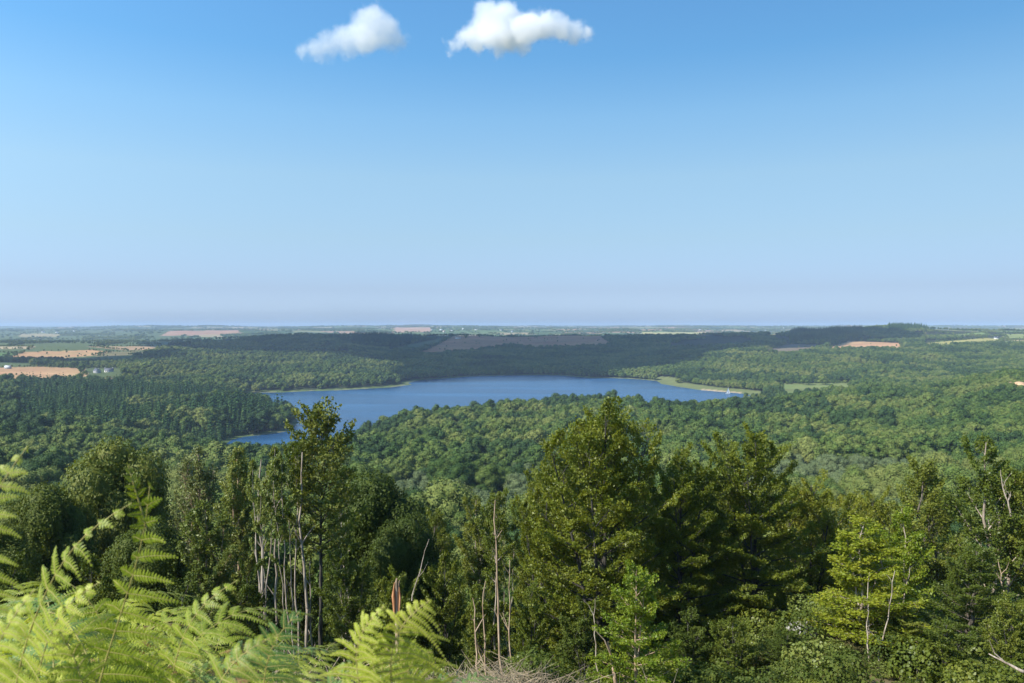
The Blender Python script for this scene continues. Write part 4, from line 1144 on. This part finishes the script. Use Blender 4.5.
dead_stem(1012, 520, 1003, 470, 44, .08, 15, 'whitish forked dead limb high in the tree at the right edge', 'bark_pale', nbr=5)
dead_stem(412, 600, 427, 538, 38, .05, 17, 'thin pale dead branch slanting above the orange snag', 'bark_pale', nbr=1)
dead_stem(262, None, 258, 535, 40, .10, 19, 'short thick pale stem at the left end of the bare row', 'bark_pale')
dead_stem(296, None, 290, 520, 43, .06, 20, 'leaning thin pale stem within the bare row', 'bark_pale')
dead_stem(311, None, 311, 560, 43, .07, 21, 'short pale stem just right of the white one', 'bark_pale')
dead_stem(276, None, 277, 470, 42, .09, 22, 'straight pale bare stem in the middle of the bare row', 'bark_pale')
dead_stem(304, None, 303, 452, 43, .12, 23, 'brightest white bare trunk of the bare row', 'bark_pale')
dead_stem(268, None, 262, 460, 41, .11, 24, 'leaning pale bare trunk second from the left of the bare row', 'bark_pale')

# the broken snag with torn orange wood
D = 22.0; x = (396 - 512) / FPX * D
sn = empty('broken_snag', (x, D, gz(x, D) - .2)); tag(sn, 'broken snag of torn orange wood behind the bright fern fronds', 'dead tree')
top = CAMZ - (580 - 325) / FPX * D - (gz(x, D) - .2)
mb = MB(); mb.tube([(0, 0, 0), (.03, 0, top * .5), (-.02, 0, top - .25), (.0, 0, top)], [.09, .07, .06, .02], 8); mb.tube([(.02, 0, top - .4), (.08, 0, top - .05)], [.05, .01], 5)
mb.build('trunk', M['bark_tan'], sn, True)
mb = MB(); mb.tube([(-.06, -.07, top - 1.1), (-.09, -.07, top - .5), (-.06, -.04, top - .1)], [.03, .06, .01], 5); mb.tube([(.07, -.05, top - 1.0), (.10, -.04, top - .55), (.07, -.02, top - .25)], [.02, .04, .01], 5)
mb.build('torn_wood', M['torn'], sn, True)

# pale rocks seen through the trees
rs = np.random.RandomState(50)
for i, (a, b2, s, lab) in enumerate([(801, 622, .45, 'small pale rock left of the yellow-green tree'), (814, 628, .6, 'largest pale rock left of the yellow-green tree'), (808, 634, .4, 'low pale rock below the largest one left of the yellow-green tree'),
                          (892, 637, .5, 'pale rock between bushes right of the yellow-green tree'), (907, 628, .6, 'larger pale rock right of the yellow-green tree'), (917, 640, .4, 'low pale rock at the right of the pair by the yellow-green tree')]):
    x, y, z = ground_hit(a, b2, 27, 60); iv, jf = ICO3
    q = iv * (1 + fbm(iv[:, 0] * 1.7 + i * 5, iv[:, 1] * 1.7 + iv[:, 2] * 1.3, 4) * .6)[:, None]
    mb = MB(); mb.add(q * [s * 1.3, s, s * .75], jf)
    o = mb.build('rock', M['rock']); o.location = (x, y, z + s * .3); tag(o, lab, 'rock')

# ------------------------------------------------------------------ undergrowth and brushwood
ugs = [blob_tree('undergrowth', M[m_], M['bark_dark'], 400 + i, H=1.6, Rr=1.1, nl=6, nq=1500, qs=.13, core=False) for i, m_ in enumerate(['dark', 'ash', 'olive'])]
C_ug = sources('undergrowth', ugs)
X, Y, rs = scatter(-70, 70, 27, 86, 1.5, 61)
k = in_view(X, Y, 250) & ~((X < 8) & (Y > 17) & (Y < 33) & (fbm(X / 5, Y / 5 + 3) > -.05)) & (fbm(X / 9, Y / 9) > -.25) & (Y > 9 + 0 * X); X, Y = X[k], Y[k]; Z = land(X, Y)
n = len(X); s = rs.uniform(.4, 1.2, n)
o = points_object('undergrowth', np.stack([X, Y, Z - .1], 1), rs.uniform(0, 6.28, n), np.stack([s, s, s], 1), rs.randint(0, 3, n), C_ug)
tag(o, 'dark leafy undergrowth covering the slope under the trees', 'undergrowth', kind='stuff')
def twig_mesh(seed):
    rs = np.random.RandomState(seed); mb = MB()
    for i in range(26):
        p0 = np.append(rs.normal(size=2) * .45, rs.uniform(0, .25)); a = rs.uniform(0, 6.28); l = rs.uniform(.4, 1.3)
        d = np.array([math.cos(a), math.sin(a), rs.uniform(-.1, .55)]) * l
        mb.tube([p0, p0 + d * .5 + rs.normal(size=3) * .05, p0 + d], [.014, .010, .003], 3)
    return mb.me('brushwood', M['brush'])
C_bw = sources('brushwood', [twig_mesh(70 + i) for i in range(4)])
X, Y, rs = scatter(-30, 30, 10, 42, .8, 62)
px_ = 512 + FPX * X / Y
k = in_view(X, Y, 60) & (px_ < 640) & ((fbm(X / 5, Y / 5 + 3) > -.1) | (np.abs(px_ - 520) < 60)); X, Y = X[k], Y[k]; Z = land(X, Y); n = len(X)
s = rs.uniform(.5, 1.2, n)
o = points_object('brushwood', np.stack([X, Y, Z], 1), rs.uniform(0, 6.28, n), np.stack([s, s, s], 1), rs.randint(0, 4, n), C_bw)
tag(o, 'dry brown brushwood littering the clearing on the slope', 'brushwood', kind='stuff')

# ------------------------------------------------------------------ bracken
def frond(path, up, W, npin=17, t0=.35, seed=0, sag=.22, asp=(1, 1), comb=1.0, tipang=62):
    rs = np.random.RandomState(seed); path = np.asarray(path, float)
    seg = np.r_[0, np.cumsum(np.linalg.norm(np.diff(path, axis=0), axis=1))]; tt = seg / seg[-1]
    # smooth path
    q = np.linspace(0, 1, 40); P = np.stack([np.interp(q, tt, path[:, c]) for c in range(3)], 1)
    for _ in range(8): P[1:-1] = (P[:-2] + 2 * P[1:-1] + P[2:]) / 4
    T = np.gradient(P, axis=0); T /= np.linalg.norm(T, axis=1)[:, None]
    Ltot = seg[-1]; st_ = MB(); st_.tube(P, (min(.0040, W * .03) * (1 - q) + .0010) , 6)
    V = []; F = []; nv = 0; up = np.asarray(up, float)
    spc = Ltot * (1 - t0) / npin
    for i in range(npin):
        u = i / (npin - 1.0); t = t0 + (1 - t0) * (u ** .88) * .985
        p0 = np.array([np.interp(t, q, P[:, c]) for c in range(3)]); tg = np.array([np.interp(t, q, T[:, c]) for c in range(3)]); tg /= np.linalg.norm(tg)
        S_ = np.cross(tg, up); S_ /= np.linalg.norm(S_) + 1e-9; Nn = np.cross(S_, tg)
        Lp = W * min(1, .78 + u * 2.2) * (1 - u) ** .72 + W * .035
        for sg, am in ((-1, asp[0]), (1, asp[1])):
            L2 = Lp * am * rs.uniform(.78, 1.1)
            if rs.rand() < .05 and u > .1: L2 *= .45
            an = R(12 + (tipang - 12) * u ** 1.4 + rs.uniform(-10, 10))
            d = S_ * sg * math.cos(an) + tg * math.sin(an)
            npn = max(5, int(min(26, L2 / max(.004, spc * .16)) * comb)); s = (np.arange(npn) + .6) / npn
            lift = rs.uniform(-.14, .16); sg2 = sag * rs.uniform(.6, 1.6); sw = rs.uniform(-.10, .16)
            C = p0 + d * L2 * s[:, None] + Nn * (L2 * (lift * s + .10 * s * (1 - s)))[:, None]; C[:, 2] -= sg2 * L2 * s ** 2; C += tg * (L2 * sw * s * s)[:, None]
            tp = np.gradient(C, axis=0); tp /= np.linalg.norm(tp, axis=1)[:, None]
            st_.tube(np.vstack([p0, C[::3], C[-1]]), np.linspace(.0018, .0006, len(C[::3]) + 2), 3)
            side = np.cross(tp, Nn); side /= np.linalg.norm(side, axis=1)[:, None]
            pl = spc * .50 * (1.15 - .4 * u) * np.minimum(1, .6 + s * 2) * (1 - s) ** .85 + .002
            wd = L2 / npn * .40
            for g in (-1, 1):
                e = side * g * .93 + tp * .36 + rs.normal(size=side.shape) * .05
                dn = -np.abs(rs.normal(size=npn)) * .12
                M1 = C + e * (pl * .55)[:, None]; M1 += Nn * (pl * .10)[:, None]; E1 = C + e * pl[:, None] + Nn * (pl * dn)[:, None]
                w0 = tp * wd
                vv = np.stack([C - w0, C + w0, M1 + w0 * .9, M1 - w0 * .9, E1 + w0 * .22, E1 - w0 * .22], 1).reshape(-1, 3)
                b_ = nv + np.arange(npn)[:, None] * 6
                F.append(np.concatenate([b_ + [0, 1, 2, 3], b_ + [3, 2, 4, 5]])); V.append(vv); nv += len(vv)
    return st_, np.concatenate(V), np.concatenate(F)

def fern_obj(spec, mat, label, loc=(0, 0, 0)):
    st_, V, F = spec
    t = empty('bracken_frond', loc); tag(t, label, 'fern')
    off = np.asarray(loc, float)
    st_.v = [v - off for v in st_.v]
    st_.build('stem', M['fern_stem'], t, True)
    link('leaflets', mesh_np('leaflets', V - off, F, [M[mat]]), t)
    return t
def px_frond(pts, up, W, mat, label, **kw):
    P = [np.array(at(a, b, d)) for a, b, d in pts]
    x, y = P[0][0], P[0][1]; g = np.array([x, y, gz(x, y) - .02])
    full = [g] + P if kw.pop('root', True) else P; g = g if full[0] is g else P[0]
    L0 = np.linalg.norm(P[0] - g); LT = L0 + sum(np.linalg.norm(P[i + 1] - P[i]) for i in range(len(P) - 1))
    kw.setdefault('t0', min(.8, L0 / LT + kw.pop('skip', .0)))
    fern_obj(frond(full, up, W, **kw), mat, label, tuple(g))
px_frond([(-34,700,1.55),(-30,620,1.55),(-24,550,1.55),(-12,495,1.55),(6,462,1.57),(28,446,1.6)], (0,-1,.35), .155, 'fern_g', 'pale green fern frond rising tall at the left edge', seed=1, npin=17, sag=.30, tipang=40)
px_frond([(92,700,1.9),(112,640,1.9),(126,600,1.9),(138,560,1.88),(148,520,1.86),(150,500,1.85),(150,484,1.85)], (.12,-1,.35), .225, 'fern_g', 'upright green fern frond with a curling tip before the round tree', seed=2, npin=12, sag=.30, asp=(.35, 1), tipang=52)
px_frond([(146,528,1.87),(140,505,1.87),(134,486,1.86),(128,464,1.86)], (1,-.6,.2), .05, 'fern_g', 'narrow unfurling fern shoot pointing straight up behind the curling tip', seed=3, root=False, t0=.05, npin=8, sag=.0, tipang=70)
px_frond([(10,700,1.75),(28,630,1.75),(48,585,1.73),(70,545,1.72),(92,520,1.72),(116,508,1.74),(132,503,1.76)], (-.3,-.8,.7), .135, 'fern_g', 'light green fern frond arching right towards the curling tip', seed=4, npin=14, sag=.5)
px_frond([(372,720,1.5),(352,670,1.5),(346,645,1.5),(352,625,1.5),(366,612,1.5),(384,606,1.5)], (-.5,-1,.6), .105, 'fern_y', 'bright yellow-green fern frond, left one of the bright pair', seed=5, npin=15, sag=.55)
px_frond([(398,720,1.55),(388,672,1.54),(384,645,1.53),(392,620,1.53),(408,606,1.54),(430,600,1.56)], (.3,-1,.5), .185, 'fern_y', 'bright yellow-green fern frond with long tines, right one of the bright pair', seed=6, npin=17, sag=.62, asp=(.8, 1), tipang=40)
px_frond([(430,740,1.7),(424,700,1.7),(414,668,1.7),(398,650,1.7),(374,640,1.7)], (.2,-1,.5), .15, 'fern_y', 'low yellow-green fern frond bending left between the bright pair', seed=15, npin=15, sag=.5)
px_frond([(340,740,1.8),(352,700,1.8),(372,670,1.8),(400,655,1.8),(432,652,1.82)], (-.2,-1,.5), .15, 'fern_g', 'green fern frond bending right below the bright pair', seed=16, npin=15, sag=.5)
px_frond([(262,720,1.9),(262,680,1.9),(268,645,1.9),(280,622,1.9),(300,612,1.92)], (.2,-1,.5), .14, 'fern_d', 'dark bluish green fern frond left of the bright pair', seed=7, npin=11, sag=.25)
px_frond([(168,700,2.1),(176,650,2.1),(190,615,2.1),(212,592,2.1),(238,580,2.15)], (-.3,-.8,.7), .15, 'fern_g', 'fern frond arching right below the olive tree', seed=8, npin=11, sag=.45)
px_frond([(-20,720,1.4),(-12,660,1.4),(0,625,1.4),(16,600,1.42),(34,590,1.44)], (-.3,-1,.6), .11, 'fern_y', 'yellow-green fern frond in the bottom left corner', seed=9, npin=12, sag=.5)
px_frond([(30,720,1.9),(40,660,1.9),(52,620,1.9),(72,592,1.9),(100,582,1.92)], (-.2,-.9,.6), .14, 'fern_y', 'yellowing fern frond left of the upright one', seed=10, npin=12, sag=.5)
px_frond([(88,720,1.6),(86,690,1.6),(82,665,1.6),(74,645,1.6),(60,632,1.6)], (.2,-1,.5), .12, 'fern_g', 'fern frond leaning left at the bottom below the upright one', seed=11, npin=9, sag=.4)
px_frond([(205,720,1.7),(215,680,1.7),(232,655,1.7),(255,640,1.72),(280,634,1.75)], (-.2,-.9,.6), .12, 'fern_g', 'fern frond spreading right at the bottom left of the dark bluish one', seed=12, npin=10, sag=.45)
px_frond([(310,740,1.6),(318,700,1.6),(330,676,1.6),(350,662,1.6)], (-.2,-1,.4), .10, 'fern_d', 'dark green fern frond at the foot of the bright pair', seed=13, npin=8, sag=.3)
px_frond([(120,720,2.3),(112,650,2.3),(100,610,2.3),(80,585,2.3),(56,575,2.3)], (.2,-1,.5), .17, 'fern_g', 'broad fern frond bending left behind the yellowing one', seed=14, npin=12, sag=.4)

def gen_path(h, reach, seed):
    rs = np.random.RandomState(seed)
    return [(0, 0, 0), (0, .02, h * .35), (.01, .06 * reach, h * .65), (.02, .28 * reach, h * .9), (.0, .62 * reach, h), (-.02, reach, h * .90)]
TEMPL = []
for i, (mt, h, re, w) in enumerate([('fern_g', 1.15, .75, .30), ('fern_g', 1.25, .6, .27), ('fern_y', 1.05, .75, .28), ('fern_d', 1.1, .85, .30), ('fern_g', .95, .9, .26), ('fern_y', 1.2, .65, .26), ('fern_b', 1.05, .7, .22)]):
    st_, V, F = frond(gen_path(h, re, i), (0, -.3, 1), w, npin=17, t0=.42, seed=40 + i, sag=.35)
    TEMPL.append((st_.me('stem', M['fern_stem'], True), mesh_np('leaflets', V, F, [M[mt]])))
rs = np.random.RandomState(99)
FG = [(-80, 100, 'at the bottom left'), (100, 200, 'under the upright frond'), (200, 320, 'at the foot of the bare stems'), (320, 480, 'around the bright pair')]
TONE = ['green', 'green', 'yellowish', 'dark green', 'green', 'yellowish', 'dead brown']
placed = 0
for j in range(1500):
    if placed >= 185: break
    D = 1.7 + 6 * rs.rand() ** 1.7; a = rs.uniform(-90, 440)
    lim = np.interp(a, [-90, 0, 60, 120, 200, 270, 330, 400, 470], [560, 562, 565, 600, 612, 625, 650, 655, 670]) + rs.uniform(0, 70)
    x = (a - 512) / FPX * D; g = gz(x, D); zt = CAMZ - (lim - 325) / FPX * D
    s = (zt - g) / 1.3
    if s < .35: continue
    s = min(s, rs.uniform(.8, 1.25))
    if CAMZ - (g + s * 1.1) > (690 - 325) / FPX * D: continue
    k = rs.randint(6) if placed % 14 else 6; t = empty('bracken_frond', (x, D, g - .03), rs.uniform(0, 6.28), s)
    z_ = next((z for z in FG if z[0] <= a < z[1] + 1), FG[0])
    tag(t, '%s bracken frond in the fern thicket %s' % (TONE[k], z_[2]), 'fern', '%s bracken fronds %s' % (TONE[k], z_[2]))
    link('stem', TEMPL[k][0], t); link('leaflets', TEMPL[k][1], t); placed += 1
print('ferns', placed)
